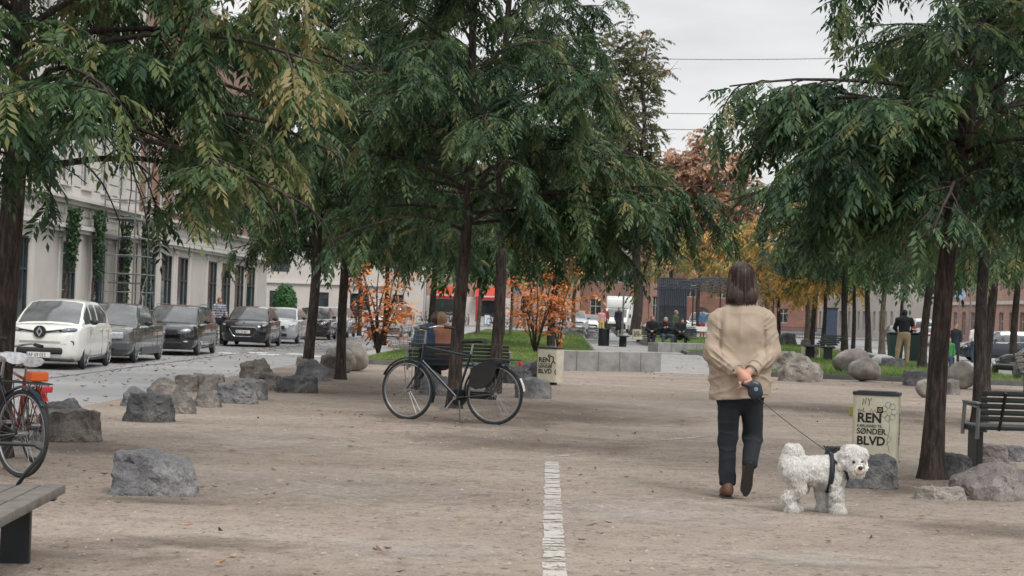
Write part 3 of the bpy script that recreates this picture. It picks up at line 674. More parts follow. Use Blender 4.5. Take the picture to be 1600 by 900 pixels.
# far avenue rows, each with simple larger sprays
def far(label, x, s_y, H, r, zc, R_, seed, leaf='green', bk=BK_dk, nl=22, dens=.45, ls=1.5, **k):
    g = GX(x, s_y); add(k.pop('name', 'avenue_tree'), label, (g.x, g.y, 0), H, r, zc, R0(R_), seed, leaf=leaf, barkm=bk, nl=nl, dens=dens, lsize=ls, pairs=k.pop('pairs', 4), flare=1.2, group=k.pop('group', 'farther avenue trees'), **k)
far('farther avenue tree, thin dark trunk above the pinkish round boulder', 1332, 88, 9, .105, 3.6, 2.6, 101)
far('farther avenue tree, straight dark trunk just before the pale leaning one', 1354, 86, 9, .15, 3.7, 2.6, 102)
far('farther avenue tree with pale leaning trunk beside the man at the green bins', 1376, 84, 9, .14, 3.5, 2.6, 103, bk=BK_pl, lean=(.05, 0), tint0=.5)
far('farther avenue tree, dark trunk between kiosk pillar and boulders', 1319, 90, 9, .13, 3.7, 2.6, 104)
far('orange-tipped tree with dark stem beside the pale barked one', 1270, 96, 8, .15, 3.1, 2.5, 105, leaf='yellow', tint0=.35, tsd=.2)
far('orange-tipped tree with paired trunks by the kiosk pillar', 1286, 94, 8, .12, 3.2, 2.4, 106, leaf='yellow', tint0=.45, tsd=.25)
far('orange-tipped tree with pale brown stem on the lawn', 1259, 99, 8.5, .15, 3.1, 2.9, 107, leaf='yellow', bk=BK_pl, tint0=.38, tsd=.25)
far('golden tree spreading behind the walking man, over the dark fence', 1215, 104, 7.5, .12, 2.6, 3.2, 108, leaf='yellow', tint0=.42, tsd=.25, group='autumn trees')
far('golden tree over the lattice pavilion roof', 1135, 136, 8, .12, 3.6, 3.8, 109, leaf='yellow', tint0=.35, tsd=.25, group='autumn trees')
far('thinning yellow tree beside the dark slatted shed', 1046, 150, 8.0, .12, 4.0, 3.2, 110, leaf='yellow', tint0=.25, tsd=.2, dens=.3, group='autumn trees')
far('slim tree at the dark bin on the far lawn', 863, 67, 9.5, .15, 2.9, 2.4, 111, nl=26)
far('young tree with pale trunk seen just right of the central trunk', 747, 88, 8.5, .11, 3.2, 2.2, 112, bk=BK_pl)
far('young tree with thin pale trunk right of the trunk by the slatted bench', 797, 90, 8.5, .09, 3.3, 2.2, 113, bk=BK_pl)
far('young tree with greyish trunk close behind the trunk by the slatted bench', 785, 92, 8.5, .09, 3.3, 2.2, 114, bk=BK_pl)
far('far lawn tree with grey trunk in front of the parked silver cars', 880, 112, 9, .14, 3.7, 2.6, 115, bk=BK_pl)
far('far lawn tree with slim grey trunk near the pale delivery van', 896, 113, 9, .14, 3.7, 2.6, 116, bk=BK_pl)
far('far lawn tree beside the orange shrub, greyish trunk', 845, 108, 9, .10, 3.6, 2.4, 117, bk=BK_pl)
far('dark avenue tree showing over the seated couple in front of the red awnings', 673, 62, 9.5, .12, 2.9, 2.8, 118, nl=28, dens=.6)
far('dark avenue tree behind the slim roadside trunks', 600, 66, 9.5, .10, 3.3, 2.8, 119, nl=28, dens=.6)
far('slender avenue tree farther along the lawn edge by the road', 560, 84, 9.5, .10, 3.6, 2.8, 120, nl=26)
far('far avenue tree beyond the thick leaning one', 1462, 92, 9, .12, 3.6, 3.0, 121, tint0=.45)
far('far roadside tree near the grey street pole', 1408, 120, 9, .12, 4.0, 3.2, 122, tint0=.5)
far('roadside tree with yellowing leaves by the dark estate car', 1585, 60, 9, .13, 3.1, 3.0, 123, tint0=.45, dens=.6)
# big lacy tree, russet tree
g = GX(993, 122)
add('large_tree', 'large old tree with forking trunk in front of the white box van', (g.x, g.y, 0), 19, .34, 5.5, lambda f, az: 7.6*math.sin(math.pi*(.22+.70*f)), 131, leaf='olive', barkm=BK_dk, nl=44, dens=.36, lsize=1.7, pairs=4, up=.75, droop=.25, flare=1.25, hang=.8, reject=lambda p: pxy(p)[0] > 1036+30*mnoise.noise(p*.5) or (pxy(p)[1] < 40 and pxy(p)[0] > 1000), wcut=lambda p: pxy(p)[0] > 1046,
    limbs=[(3.1, .15, 6.5, 1.25, .1), (3.3, 2.7, 7.0, 1.25, .1)])
for i, (x, Y, H, R_) in enumerate([(1090, 165, 16.5, 4.6), (1145, 168, 15.5, 4.2), (1045, 166, 15, 4.2)]):
    far(['russet tree rising above the pavilion, the tallest', 'russet tree next to the tallest russet one, right above the walking man', 'russet tree over the dark slatted shed'][i], x, Y, H, .2, 5.5, R_, 140+i, leaf='russet', name='russet_tree', group='russet trees', ls=2.4, nl=32, dens=.5, up=.9, droop=.3)
# orange shrubs
def shrub(label, x, y, D, seed, H, R_, n, ls):
    g = GX(x, D); st = [(0.02, i*2.399+seed, H*(.85+.25*((i*7)%5)/5), 1.26, .12) for i in range(n)]
    add('orange_shrub', label, (g.x, g.y, .08), H, .032, H*.5, lambda f, az: R_, seed, leaf='orange', barkm=BK_dk, nl=0, dens=.30, lsize=ls, pairs=2, stems=st, cat='shrub', group='orange shrubs', up=1.0, droop=.4, flare=1, weep=.3, tint0=.45, tsd=.22, hang=.3)
shrub('multi-stemmed orange shrub at the corner of the lawn by the road', 590, 557, 50, 7, 2.45, .8, 10, 1.0)
shrub('taller orange shrub behind the small REN bin', 836, 545, 57, 9, 2.9, .9, 7, 1.0)
shrub('bright orange shrub with upright shoots beside the slim dark trunk', 872, 540, 64, 12, 3.5, .6, 3, 1.05)
print('LEAVES', ntot)
# ------------------------------------------------------------ small objects
M_steel = plain('painted_steel', (.012,.017,.019), .45, .0, vary=.2, spec=.5)
M_chrome = plain('bright_metal', (.45,.45,.46), .25, 1, vary=.1)
M_alu = plain('dull_metal', (.32,.33,.34), .4, .9, vary=.1)
M_rub = plain('rubber', (.022,.022,.023), .75, vary=.2)
M_dkgreen = plain('bench_green', (.014,.026,.024), .5, vary=.3, scale=12, two=(.022,.03,.027))
M_wood = plain('weathered_wood', (.125,.112,.098), .85, vary=.28, scale=9, bump=.5, bscale=40)
M_black = plain('black_plastic', (.012,.012,.013), .5, vary=.2)
M_red = plain('red_lens', (.42,.02,.025), .2, vary=.05)
M_ink = plain('ink', (.012,.012,.012), .8, vary=.1)
def text_mesh(s, size, mat, parent, mtx, name='lettering', bold=.012, ext=.0012, align='LEFT', wx=1.0):
    c = bpy.data.curves.new('t', 'FONT'); c.body = s; c.size = size; c.extrude = ext; c.offset = bold*size; c.align_x = align; c.resolution_u = 3
    o = bpy.data.objects.new('t', c); COL.objects.link(o); bpy.context.view_layer.update()
    me = bpy.data.meshes.new_from_object(o.evaluated_get(bpy.context.evaluated_depsgraph_get())); bpy.data.objects.remove(o); bpy.data.curves.remove(c)
    me.name = name; me.materials.clear(); me.materials.append(mat)
    r = bpy.data.objects.new(name, me); COL.objects.link(r); r.parent = parent; r.matrix_local = mtx @ Matrix.Diagonal((wx,1,1,1)); return r
FRONT = Matrix(((1,0,0,0),(0,0,-1,0),(0,1,0,0),(0,0,0,1)))     # text plane -> upright, facing -y
def at(x, y, z, extra=None): return Matrix.Translation((x,y,z)) @ (extra or Matrix.Identity(4)) @ FRONT
SIDE = Matrix.Rotation(R(90), 4, 'Z')
# ---- REN bins
M_cream = plain('bin_cream', (.50,.47,.36), .55, vary=.10, scale=5, two=(.60,.57,.47)); M_lid = plain('bin_lid', (.02,.024,.024), .5)
def ren_bin(label, loc, rz, hb=.60, full=True, wx=.40, wy=.32, zb=.14):
    t = thing('litter_bin', label, 'litter bin', loc, rz, 'cream litter bins reading REN')
    def rr(wx, wy, r, k=6):
        P = []
        for cx, cy, a0 in ((wx/2-r, wy/2-r, 0), (-wx/2+r, wy/2-r, 90), (-wx/2+r, -wy/2+r, 180), (wx/2-r, -wy/2+r, 270)):
            for i in range(k+1): a = R(a0+90*i/k); P.append((cx+r*math.cos(a), cy+r*math.sin(a)))
        return P
    MB().prism(rr(wx, wy, .05), zb, zb+hb).build('bin_body', M_cream, t, smooth=.6)
    MB().prism(rr(wx+.015, wy+.015, .055), zb+hb+.001, zb+hb+.028).prism(rr(wx-.06, wy-.06, .04), zb+hb+.0281, zb+hb+.036).build('lid', M_lid, t, smooth=.6)
    MB().box((.03, .02, zb/2-.03), (.16, .14, zb+.06)).build('post', M_lid, t)
    y = -wy/2-.0015; L_ = -wx/2+.045; S = wx/.40; zb += .03
    text_mesh('REN', .118*S, M_ink, t, at(L_, y, zb+hb*.55), bold=.03, wx=.98); text_mesh('KÆRLIGHED TIL', .036*S, M_ink, t, at(L_, y, zb+hb*.475), wx=.86)
    text_mesh('SØNDER', .071*S, M_ink, t, at(L_, y, zb+hb*.375), bold=.025, wx=.92); text_mesh('BLVD', .108*S, M_ink, t, at(L_, y, zb+hb*.215), bold=.03, wx=.98)
    zb -= .03; mb = MB(); mb.box((.045, y+.0005, zb+hb*.79), (.052, .002, .055)); mb.build('city_emblem', M_ink, t)
    mb = MB(); mb.ring((.045, y-.001, zb+hb*.79), (0,1,0), .012, .003, 10, 5); mb.build('emblem_ring', M_cream, t)
    mb = MB(); rnd = random.Random(4)
    def stroke(pts, r=.0028): mb.tube([(x, y, z) for x, z in pts], r, 5)
    zt = zb+hb+(.022 if full else 0)
    if full:
        stroke([(-.11,zt-.11),(-.105,zt-.05),(-.085,zt-.10),(-.08,zt-.045)]); stroke([(-.065,zt-.05),(-.05,zt-.075),(-.03,zt-.045)]); stroke([(-.05,zt-.075),(-.055,zt-.115)])
        stroke([(-.15,zt-.15),(-.145,zt-.17),(-.135,zt-.145),(-.125,zt-.17),(-.115,zt-.15)]); stroke([(-.10,zt-.135),(-.105,zt-.175),(-.085,zt-.165)]); stroke([(-.045,zt-.175),(-.03,zt-.14),(-.02,zt-.175),(0,zt-.15),(.02,zt-.18)], .0018)
        mb.build('scribble', M_ink, t)
        mb = MB()                                  # doodled curly flower head on the right part of the front and side
        x0 = wx/2-.075
        for i in range(7):
            a = i*.9; mb.ring((x0+.045*math.cos(a), y, zt-.16+.06*math.sin(a)), (0,1,0), .026, .0014, 12, 4)
        mb.tube([(x0,y,zt-.22),(x0+.01,y,zt-.32),(x0-.01,y,zt-.42),(x0+.012,y,zt-.52)], .0014, 4); mb.tube([(x0-.02,y,zt-.36),(x0+.03,y,zt-.40),(x0-.02,y,zt-.46)], .0014, 4)
        mb.build('doodle', plain('pencil', (.12,.12,.10), .9), t)
        text_mesh('SØNDER', .075, M_ink, t, Matrix.Translation((wx/2+.0015, .02, zb+hb*.74)) @ Matrix.Rotation(R(90),4,'Z') @ FRONT @ Matrix.Rotation(R(-90),4,'Z'), wx=1)
        MB().box((-wx/2-.025, .05, zt-.18), (.05, .05, .09), None, .008).build('side_bracket', plain('yellow_green', (.42,.42,.05), .5), t)
    else:
        x0 = wx/2-.09
        mb.tube([(x0-.05,y,zt-.32),(x0,y,zt-.22),(x0+.01,y,zt-.14)], .011, 6); mb.tube([(x0+.01,y,zt-.15),(x0-.05,y,zt-.13)], .009, 6); mb.tube([(x0+.01,y,zt-.22),(x0+.05,y,zt-.27)], .009, 6)
        mb.tube([(x0+.06,y,zt-.38),(x0+.04,y,zt-.43),(x0+.07,y,zt-.47)], .008, 6); mb.build('scribble', plain('brown_marker', (.05,.04,.02), .8), t)
    return t
g = G(1370, 747); ren_bin('large cream litter bin reading REN, with doodles, beside the white dog', (g.x, g.y+.1, 0), R(-17), .60)
g = G(859, 602); ren_bin('small-looking cream litter bin with scribbled arrow at the end of the low block wall', (g.x, g.y+.1, 0), R(-24), .62, False, wx=.43, wy=.34, zb=.06)
g = GX(1266, 62); ren_bin('pale litter bin behind the cracked boulder on the lawn', (g.x, g.y, .08), R(5), .40, False, wx=.55, wy=.4, zb=.05)
g = GX(996, 92); ren_bin('pale litter bin standing between lawn bench and the large old tree', (g.x, g.y, .08), R(0), .50, False, wx=.52, wy=.4, zb=.04)
# ---- benches
def bench(label, loc, rz, W=1.8, arms='plate', mat=None, back=True, nsl=5, slope=.10, seat_h=.44, top=.84, legm=None, plates=(-.7,.7)):
    mat = mat or M_dkgreen; legm = legm or M_steel; t = thing('park_bench', label, 'bench', loc, rz, 'park benches')
    mb = MB()
    for i in range(5): mb.box((0, -.40+.10*i, seat_h), (W, .085, .035), None, .008)
    mb.build('seat', mat, t, smooth=.6)
    if back:
        mb = MB()
        for i in range(nsl):
            f = (i+.5)/nsl; mb.box((0, .07+slope*f, seat_h+.06+(top-seat_h-.06)*f), (W, .035, (top-seat_h-.06)/nsl*.80), None, .008)
        mb.build('backrest', mat, t, smooth=.6)
        for x in (-W*.38, W*.38): MB().tube([(x, .03, seat_h-.02), (x, .095, seat_h+.1), (x, .10+slope, top-.02)], .016, 6).build('back_bracket', legm, t)
    for x in plates:
        mb = MB(); mb.box((x, -.18, seat_h/2-.03), (.06, .30, seat_h), None, .008).box((x, -.18, seat_h-.03), (.08, .44, .02)); mb.build('leg', legm, t)
    for sx in (-1, 1):
        mb = MB(); x = sx*(W/2+.012)
        if arms == 'plate': mb.tube([(x,.10,seat_h-.1),(x,.12,seat_h+.20),(x,-.32,seat_h+.22),(x,-.36,seat_h-.08)], .020, 4); mb.box((x, -.1, seat_h+.235), (.05,.46,.02), None, .005); mb.build('armrest', M_alu, t)
        elif arms == 'wire': x = sx*(W/2-.15); mb.tube([(x,.08,seat_h+.02),(x,.10,seat_h+.16),(x,.06,seat_h+.21),(x,-.30,seat_h+.21),(x,-.38,seat_h+.15),(x,-.33,seat_h+.0)], .011, 6); mb.build('armrest', M_steel, t, smooth=5)
    return t
g = PD(1522, 640, 17.4); bench('dark slatted bench seen from behind near the wide pinkish grey boulder', (g.x+.93, 17.5, 0), R(183), 1.8, top=.80, plates=(-.2,.84))
g = GX(715, 30.8); bench('dark slatted bench seen from behind with a couple seated on it', (g.x, g.y, 0), R(179), 1.66, top=.80)
g = GX(1590, 40); bench('bench with wire armrests and pale slatted back by the road', (g.x+.15, g.y, 0), R(70), 1.7, arms='wire', mat=M_wood)
g = GX(1287, 61); bench('small looking slatted bench seen end on behind the cracked boulder', (g.x, g.y, .08), R(-75), 1.6, arms=None, slope=.30)
g = GX(966, 76); bench('bench seen end on beside the dark cylindrical bin on the lawn', (g.x, g.y, .02), R(82), 1.7, arms=None, slope=.32, plates=(0,))
g = GX(1045, 77); bench('long dark bench carrying three seated people', (g.x, g.y, .02), R(0), 2.3, arms=None)
# front left bench: boards running away from the camera
t = thing('plank_bench', 'weathered plank bench on dark steel plate legs, cut by the picture edge beside the bicycles', 'bench', (-2.315, 9.80, 0), R(3.0), 'park benches')
mb = MB()
for i in range(4): mb.box((-.055-.124*i, -1.6-.02*i, .372-.003*i), (.112, 3.2, .05), Matrix.Rotation(R(.0),3,'Z'), .009)
mb.build('seat', M_wood, t, smooth=.6)
for y in (-.22, -2.9):
    MB().box((-.205, y, .15), (.15, .05, .39), None, .004).build('leg', M_steel, t); MB().box((-.24, y, .338), (.46, .07, .012)).build('bracket', M_steel, t)
mb = MB(); mb.tube([(-.62,-.02,.60),(-.30,-.02,.60),(-.17,-.02,.60),(-.125,-.02,.575),(-.13,-.02,.54),(-.20,-.02,.46),(-.26,-.02,.365)], .011, 8); mb.build('armrest', M_steel, t, smooth=5)
# ---- other bins
g = GX(943, 76.5); t = thing('dark_bin', 'dark cylindrical litter bin on the far lawn patio', 'litter bin', (g.x, g.y, .02)); MB().tube([(0,0,0),(0,0,.68)], .23, 20).build('bin_body', M_steel, t, smooth=.6); MB().tube([(0,0,.681),(0,0,.72)], [.245,.235], 20).build('lid', M_black, t, smooth=.6)
def wheelie(label, x, Y, z=.0, rz=0):
    g = GX(x, Y); t = thing('wheelie_bin', label, 'wheelie bin', (g.x, g.y, z), rz, 'green wheelie bins'); mb = MB(); M_wb = plain('bin_green', (.012,.04,.035), .5)
    vs = [(sx*w_, sy*w_*1.05, zz) for zz, w_ in ((.12,.19),(1.0,.25)) for sx, sy in ((-1,-1),(1,-1),(1,1),(-1,1))]; mb.add(vs, [(3,2,1,0),(4,5,6,7),(0,1,5,4),(1,2,6,5),(2,3,7,6),(3,0,4,7)]); mb.build('bin_body', M_wb, t)
    MB().box((0, .0, 1.035), (.53,.56,.06), Matrix.Rotation(R(-5),3,'X'), .02).build('lid', M_wb, t)
    for sx in (-1,1): MB().disc((sx*.20, .21, .1), (1,0,0), .1, .05, 14).build('wheel', M_rub, t)
    return t
wheelie('green wheelie bin at the left side of the man in khaki trousers', 1398, 62, 0); wheelie('green wheelie bin just behind the red-sleeved arm of the man in khaki trousers', 1424, 63, 0)
# ---- bicycles. local x forward, z up, rear hub at origin column
def wheel_parts(t, cx, rz_, r=.35, steer=0, rimm=None, nsp=28, x0=None):
    M_ = Matrix.Translation((cx,0,0)) @ Matrix.Rotation(steer, 4, 'Z')
    mb = MB(); mb.ring((0,0,r), (0,1,0), r-.017, .0175, 44, 8); wt = mb.build('wheel', M_rub, t, smooth=5); wt.matrix_local = M_
    mb = MB(); mb.ring((0,0,r), (0,1,0), r-.040, .011, 44, 6); ri = mb.build('rim', rimm or M_alu, wt, smooth=5)
    mb = MB()
    for i in range(nsp):
        a = 2*math.pi*i/nsp; b = a+.5*(1 if i % 2 else -1); y = .03*(1 if i % 4 < 2 else -1)
        mb.tube([(.018*math.cos(b), y, r+.018*math.sin(b)), ((r-.045)*math.cos(a), 0, r+(r-.045)*math.sin(a))], .0016, 3, cap=False)
    mb.tube([(0,-.05,r),(0,.05,r)], .022, 10); mb.build('spokes', M_alu, wt); return wt
def guard(t, cx, r, a0, a1, mat, steer=0, name='mudguard', wdt=.026):
    mb = MB(); n = 18
    for i in range(n):
        p = []
        for j in (0, 1):
            a = R(a0+(a1-a0)*(i+j)/n); 
            for yy, rr in ((-wdt, -.012), (0, .004), (wdt, -.012)): p.append(((r+.028+rr)*math.cos(a), yy, r+(r+.028+rr)*math.sin(a)))
        mb.add(p, [(0,1,4,3),(1,2,5,4)])
    o = mb.build(name, mat, t, smooth=5); o.matrix_local = Matrix.Translation((cx,0,0)) @ Matrix.Rotation(steer,4,'Z'); return o
def bike(label, loc, heading, scale=1.0, frame=(.02,.035,.04), steer=0, basket=False, bag=None, rack=True, cover=False, lean=0, tail=True, group='parked bicycles', bar='swept', box=None, gmat=None, step=False, chaincase=True, simple=False):
    t = thing('bicycle', label, 'bicycle', loc, 0, group); t.rotation_euler = (lean, 0, heading); t.scale = (scale,)*3; r = .35
    fm = plain('frame_%d_%d_%d' % tuple(int(c*255) for c in frame), frame, .3, .1, vary=.15, coat=.4); gm = gmat or fm
    wheel_parts(t, 0, 0, r, nsp=12 if simple else 28); wheel_parts(t, 1.08, 0, r, steer, nsp=12 if simple else 28)
    bb = (.46,0,.29); st = (.30,0,.80); ht = (.86,0,.86); hb = (.905,0,.70)
    mb = MB()
    mb.tube([bb, st], .016, 8).tube([hb, bb], .018, 8).tube([(.87,0,.90), (.915,0,.66)], .019, 8)
    mb.tube([(.80,0,.82 if False else .79) if False else ht, (.315,0,.775)] if not step else [(.88,0,.74), (.37,0,.55)], .016, 8)
    for s_ in (-1, 1): mb.tube([bb, (0, s_*.055, r)], .009, 6).tube([(.32,0,.755), (0, s_*.055, r)], .008, 6)
    mb.build('frame', fm, t, smooth=.9)
    mb = MB(); sm = Matrix.Translation((.90,0,0)) @ Matrix.Rotation(steer,4,'Z') @ Matrix.Translation((-.90,0,0))
    for s_ in (-1, 1): mb.tube([(.91,s_*.045,.665),(.955,s_*.055,.53),(1.08,s_*.055,r)], [.013,.012,.008], 6)
    mb.box((.91,0,.665),(.05,.11,.025)); f_ = mb.build('fork', fm, t, smooth=.9); f_.matrix_local = sm
    mb = MB(); mb.tube([(.875,0,.88),(.86,0,1.05)], .013, 8)
    if bar == 'swept': P = lambda s_: [(.86,0,1.05),(.90,s_*.06,1.06),(.92,s_*.17,1.08),(.84,s_*.25,1.10),(.66,s_*.29,1.08)]
    else: P = lambda s_: [(.86,0,1.05),(.88,s_*.1,1.055),(.86,s_*.28,1.05),(.80,s_*.31,1.05)]
    for s_ in (-1, 1): mb.tube(P(s_), .011, 8)
    h_ = mb.build('handlebar', M_chrome, t, smooth=.9); h_.matrix_local = sm
    for s_ in (-1, 1):
        q = P(s_); mb = MB(); a, b = Vector(q[-2]), Vector(q[-1]); mb.tube([a.lerp(b,.35), b+(b-a)*.06], .018, 8); mb.build('grip', M_black, h_, smooth=.9)
    mb = MB(); mb.tube([(.30,0,.78),(.275,0,.92)], .012, 8); mb.build('seat_post', M_chrome, t)
    mb = MB(); n = 9
    for i in range(n):
        pass
    prof = [(-.13,.085,.0),(-.11,.10,.012),(-.04,.088,.012),(.03,.05,.006),(.09,.024,.004),(.15,.018,-.004),(.165,.008,-.012)]
    vs = []; 
    for (x, w_, dz) in prof:
        for k in range(10):
            a = 2*math.pi*k/10; vs.append((.25+x, w_*math.cos(a), .95+dz+(.022 if math.sin(a) > 0 else .034)*math.sin(a)))
    mb.add(vs, [(i*10+k, i*10+(k+1)%10, (i+1)*10+(k+1)%10, (i+1)*10+k) for i in range(len(prof)-1) for k in range(10)]+[tuple(range(10)), tuple(range((len(prof)-1)*10, len(prof)*10))])
    sd_ = mb.build('saddle', M_black, t, smooth=1.0)
    if cover:
        mb = MB(); mb.add([(.25+(v[0]-.25)*1.12, v[1]*1.22, .945+(v[2]-.95)*1.45+.006*mnoise.noise((v[0]*30,v[1]*30,0))) for v in vs], [(i*10+k, i*10+(k+1)%10, (i+1)*10+(k+1)%10, (i+1)*10+k) for i in range(len(prof)-1) for k in range(10)]+[tuple(range(10)), tuple(range((len(prof)-1)*10, len(prof)*10))])
        mb.build('saddle_cover', plain('cover_white', (.52,.53,.56), .45, vary=.25, scale=25, bump=.6, bscale=30), sd_, smooth=1.2)
    guard(t, 0, r, 5 if False else -8, 140, gm); guard(t, 1.08, r, 25, 200, gm, steer)
    if rack:
        mb = MB()
        for s_ in (-1, 1):
            mb.tube([(.22,s_*.05,.76),(-.28,s_*.055,.755),(-.32,0,.755)], .006, 5); mb.tube([(0,s_*.06,r),(-.17,s_*.055,.752)], .005, 5); mb.tube([(0,s_*.06,r),(.06,s_*.055,.755)], .005, 5)
        for x in (-.1,0,.1): mb.tube([(x,-.05,.757),(x,.05,.757)], .004, 4)
        mb.build('rack', M_steel, t)
    if tail: MB().box((-.31, 0, .715), (.035,.085,.045), None, .008).build('rear_light', M_red, t)
    mb = MB(); mb.disc((.46,-.055,.29), (0,1,0), .085, .006, 24); 
    for s_ in (-1, 1): a = .9 if s_ > 0 else .9+math.pi; e = (.46+.165*math.cos(a), s_*.075, .29-.165*math.sin(a)); mb.tube([(.46,s_*.07,.29), e], .008, 6).box((e[0], s_*.115, e[2]), (.085,.08,.022))
    mb.tube([(.46,-.075,.29),(.46,.075,.29)], .02, 8); mb.build('crank', M_alu, t)
    if chaincase: 
        mb = MB(); mb.box((.24,-.062,.325), (.50,.02,.085), None, .009).disc((.46,-.062,.29),(0,1,0),.10,.021,20); mb.build('chain_case', M_black, t, smooth=.6)
    mb = MB(); mb.tube([(.42,.03,.26),(.36,.12,.02)], .009, 6).tube([(.36,.12,.012),(.32,.14,.01)], .010, 6); mb.build('kickstand', M_steel, t)
    if bag:
        for s_ in (-1,1): 
            mb = MB(); mb.prism([(.27,.64),(.10,.735),(-.06,.725),(-.02,.56),(.06,.45),(.20,.40),(.30,.44)], s_*.062, s_*.075, lambda v: Vector((v.x, v.z, v.y))); mb.build('coat_guard', M_black, t)
    if basket:
        mb = MB(); wv = .0019
        for k in range(6):
            z = .84+.05*k; e = .16+.008*k; mb.tube([(.98,-e,z),(1.24+.01*k,-e,z),(1.24+.01*k,e,z),(.98,e,z),(.98,-e,z)], wv, 4)
        for k in range(9):
            y = -.16+.04*k; mb.tube([(1.29,y*1.25,1.09),(1.24,y,.84),(.98,y,.84),(.98,y*1.25,1.09)], wv, 4)
        for k in range(5):
            x = 1.0+.055*k
            for s_ in (-1,1): mb.tube([(x,s_*.20,1.09),(x,s_*.16,.84)], wv, 4)
        for s_ in (-1,1): mb.tube([(1.1,s_*.1,.84),(1.08,s_*.06,.36)], .004, 5)
        b_ = mb.build('basket', plain('basket_wire', (.14,.14,.14), .4, .5), t); b_.matrix_local = sm
    if box: MB().box((-.02,0,.815), (.17,.17,.09), None, .015).build('carrier_box', plain('orange_plastic', (.75,.13,.02), .45, vary=.1), t)
    return t
pr, pf_ = G(771, 664), G(650, 657); hd = math.atan2(pf_.y-pr.y, pf_.x-pr.x)
bike('dark bicycle with wire basket leaning against the central tree', (pr.x, pr.y, 0), hd, 1.05, (.006,.016,.022), steer=R(-9), basket=True, bag=True, lean=R(-1.5), group=None, gmat=plain('guard_dark', (.012,.02,.024), .3, vary=.2))
# pale end of its rear guard
b0 = bpy.data.objects['bicycle']; guard(b0, 0, .35, 148, 172, plain('guard_pale', (.6,.6,.58), .4), name='mudguard_tip', wdt=.024)
for o in b0.children:
    if o.name.startswith('mudguard_tip'): o.data.transform(Matrix.Identity(4))
g = G(28, 751)
bike('black bicycle cut by the picture edge, its saddle under a white plastic cover', (g.x-.04, 14.0, 0), R(180-40), .95, (.012,.018,.024), cover=True, rack=True, gmat=plain('guard_blue', (.03,.05,.07), .3), group='bicycles beside the plank bench')
bike('red-framed bicycle with bright orange carrier box behind the black one', (PD(38, 700, 15.0).x, 15.3, 0), R(180-55), .87, (.45,.04,.025), cover=True, box=True, group='bicycles beside the plank bench')
# bikes parked at the far side of the crossroad
cols = [(.05,.06,.08),(.2,.02,.02),(.02,.02,.02),(.25,.27,.3),(.03,.08,.10),(.35,.35,.33)]
rb = random.Random(8); shops = ['the pale end house', 'the red awnings', 'the red banner']
protos = []
xs = [646,654,663,684,691,699,707,716,724,731,764,789,803,812,820,828]
for i, x in enumerate(xs):
    g = GX(x, 166+rb.uniform(-1,1), RZ+.12)
    side = 'the cream corner house' if x < 668 else ('the red awning shop' if x < 770 else 'the brick facade')
    if i < 4: o = bike('x', (g.x, g.y, RZ+.12), 0, 1.0, cols[i], basket=(i == 2), simple=True, rack=False, group='bicycles parked across the crossroad'); protos.append(o)
    else: o = copy_tree(protos[i % 4]); o.location = (g.x, g.y, RZ+.12)
    o.rotation_euler = (0, 0, R(rb.choice([60, 110, 250, 290, 75])+rb.uniform(-20,20)))
    grp = {'the cream corner house': 'bicycles before the cream corner house', 'the red awning shop': 'bicycles before the red awning shop', 'the brick facade': 'bicycles before the brick facade'}[side]
    o['group'] = grp; o['label'] = 'one of the bicycles crowded before '+side+' across the crossroad'
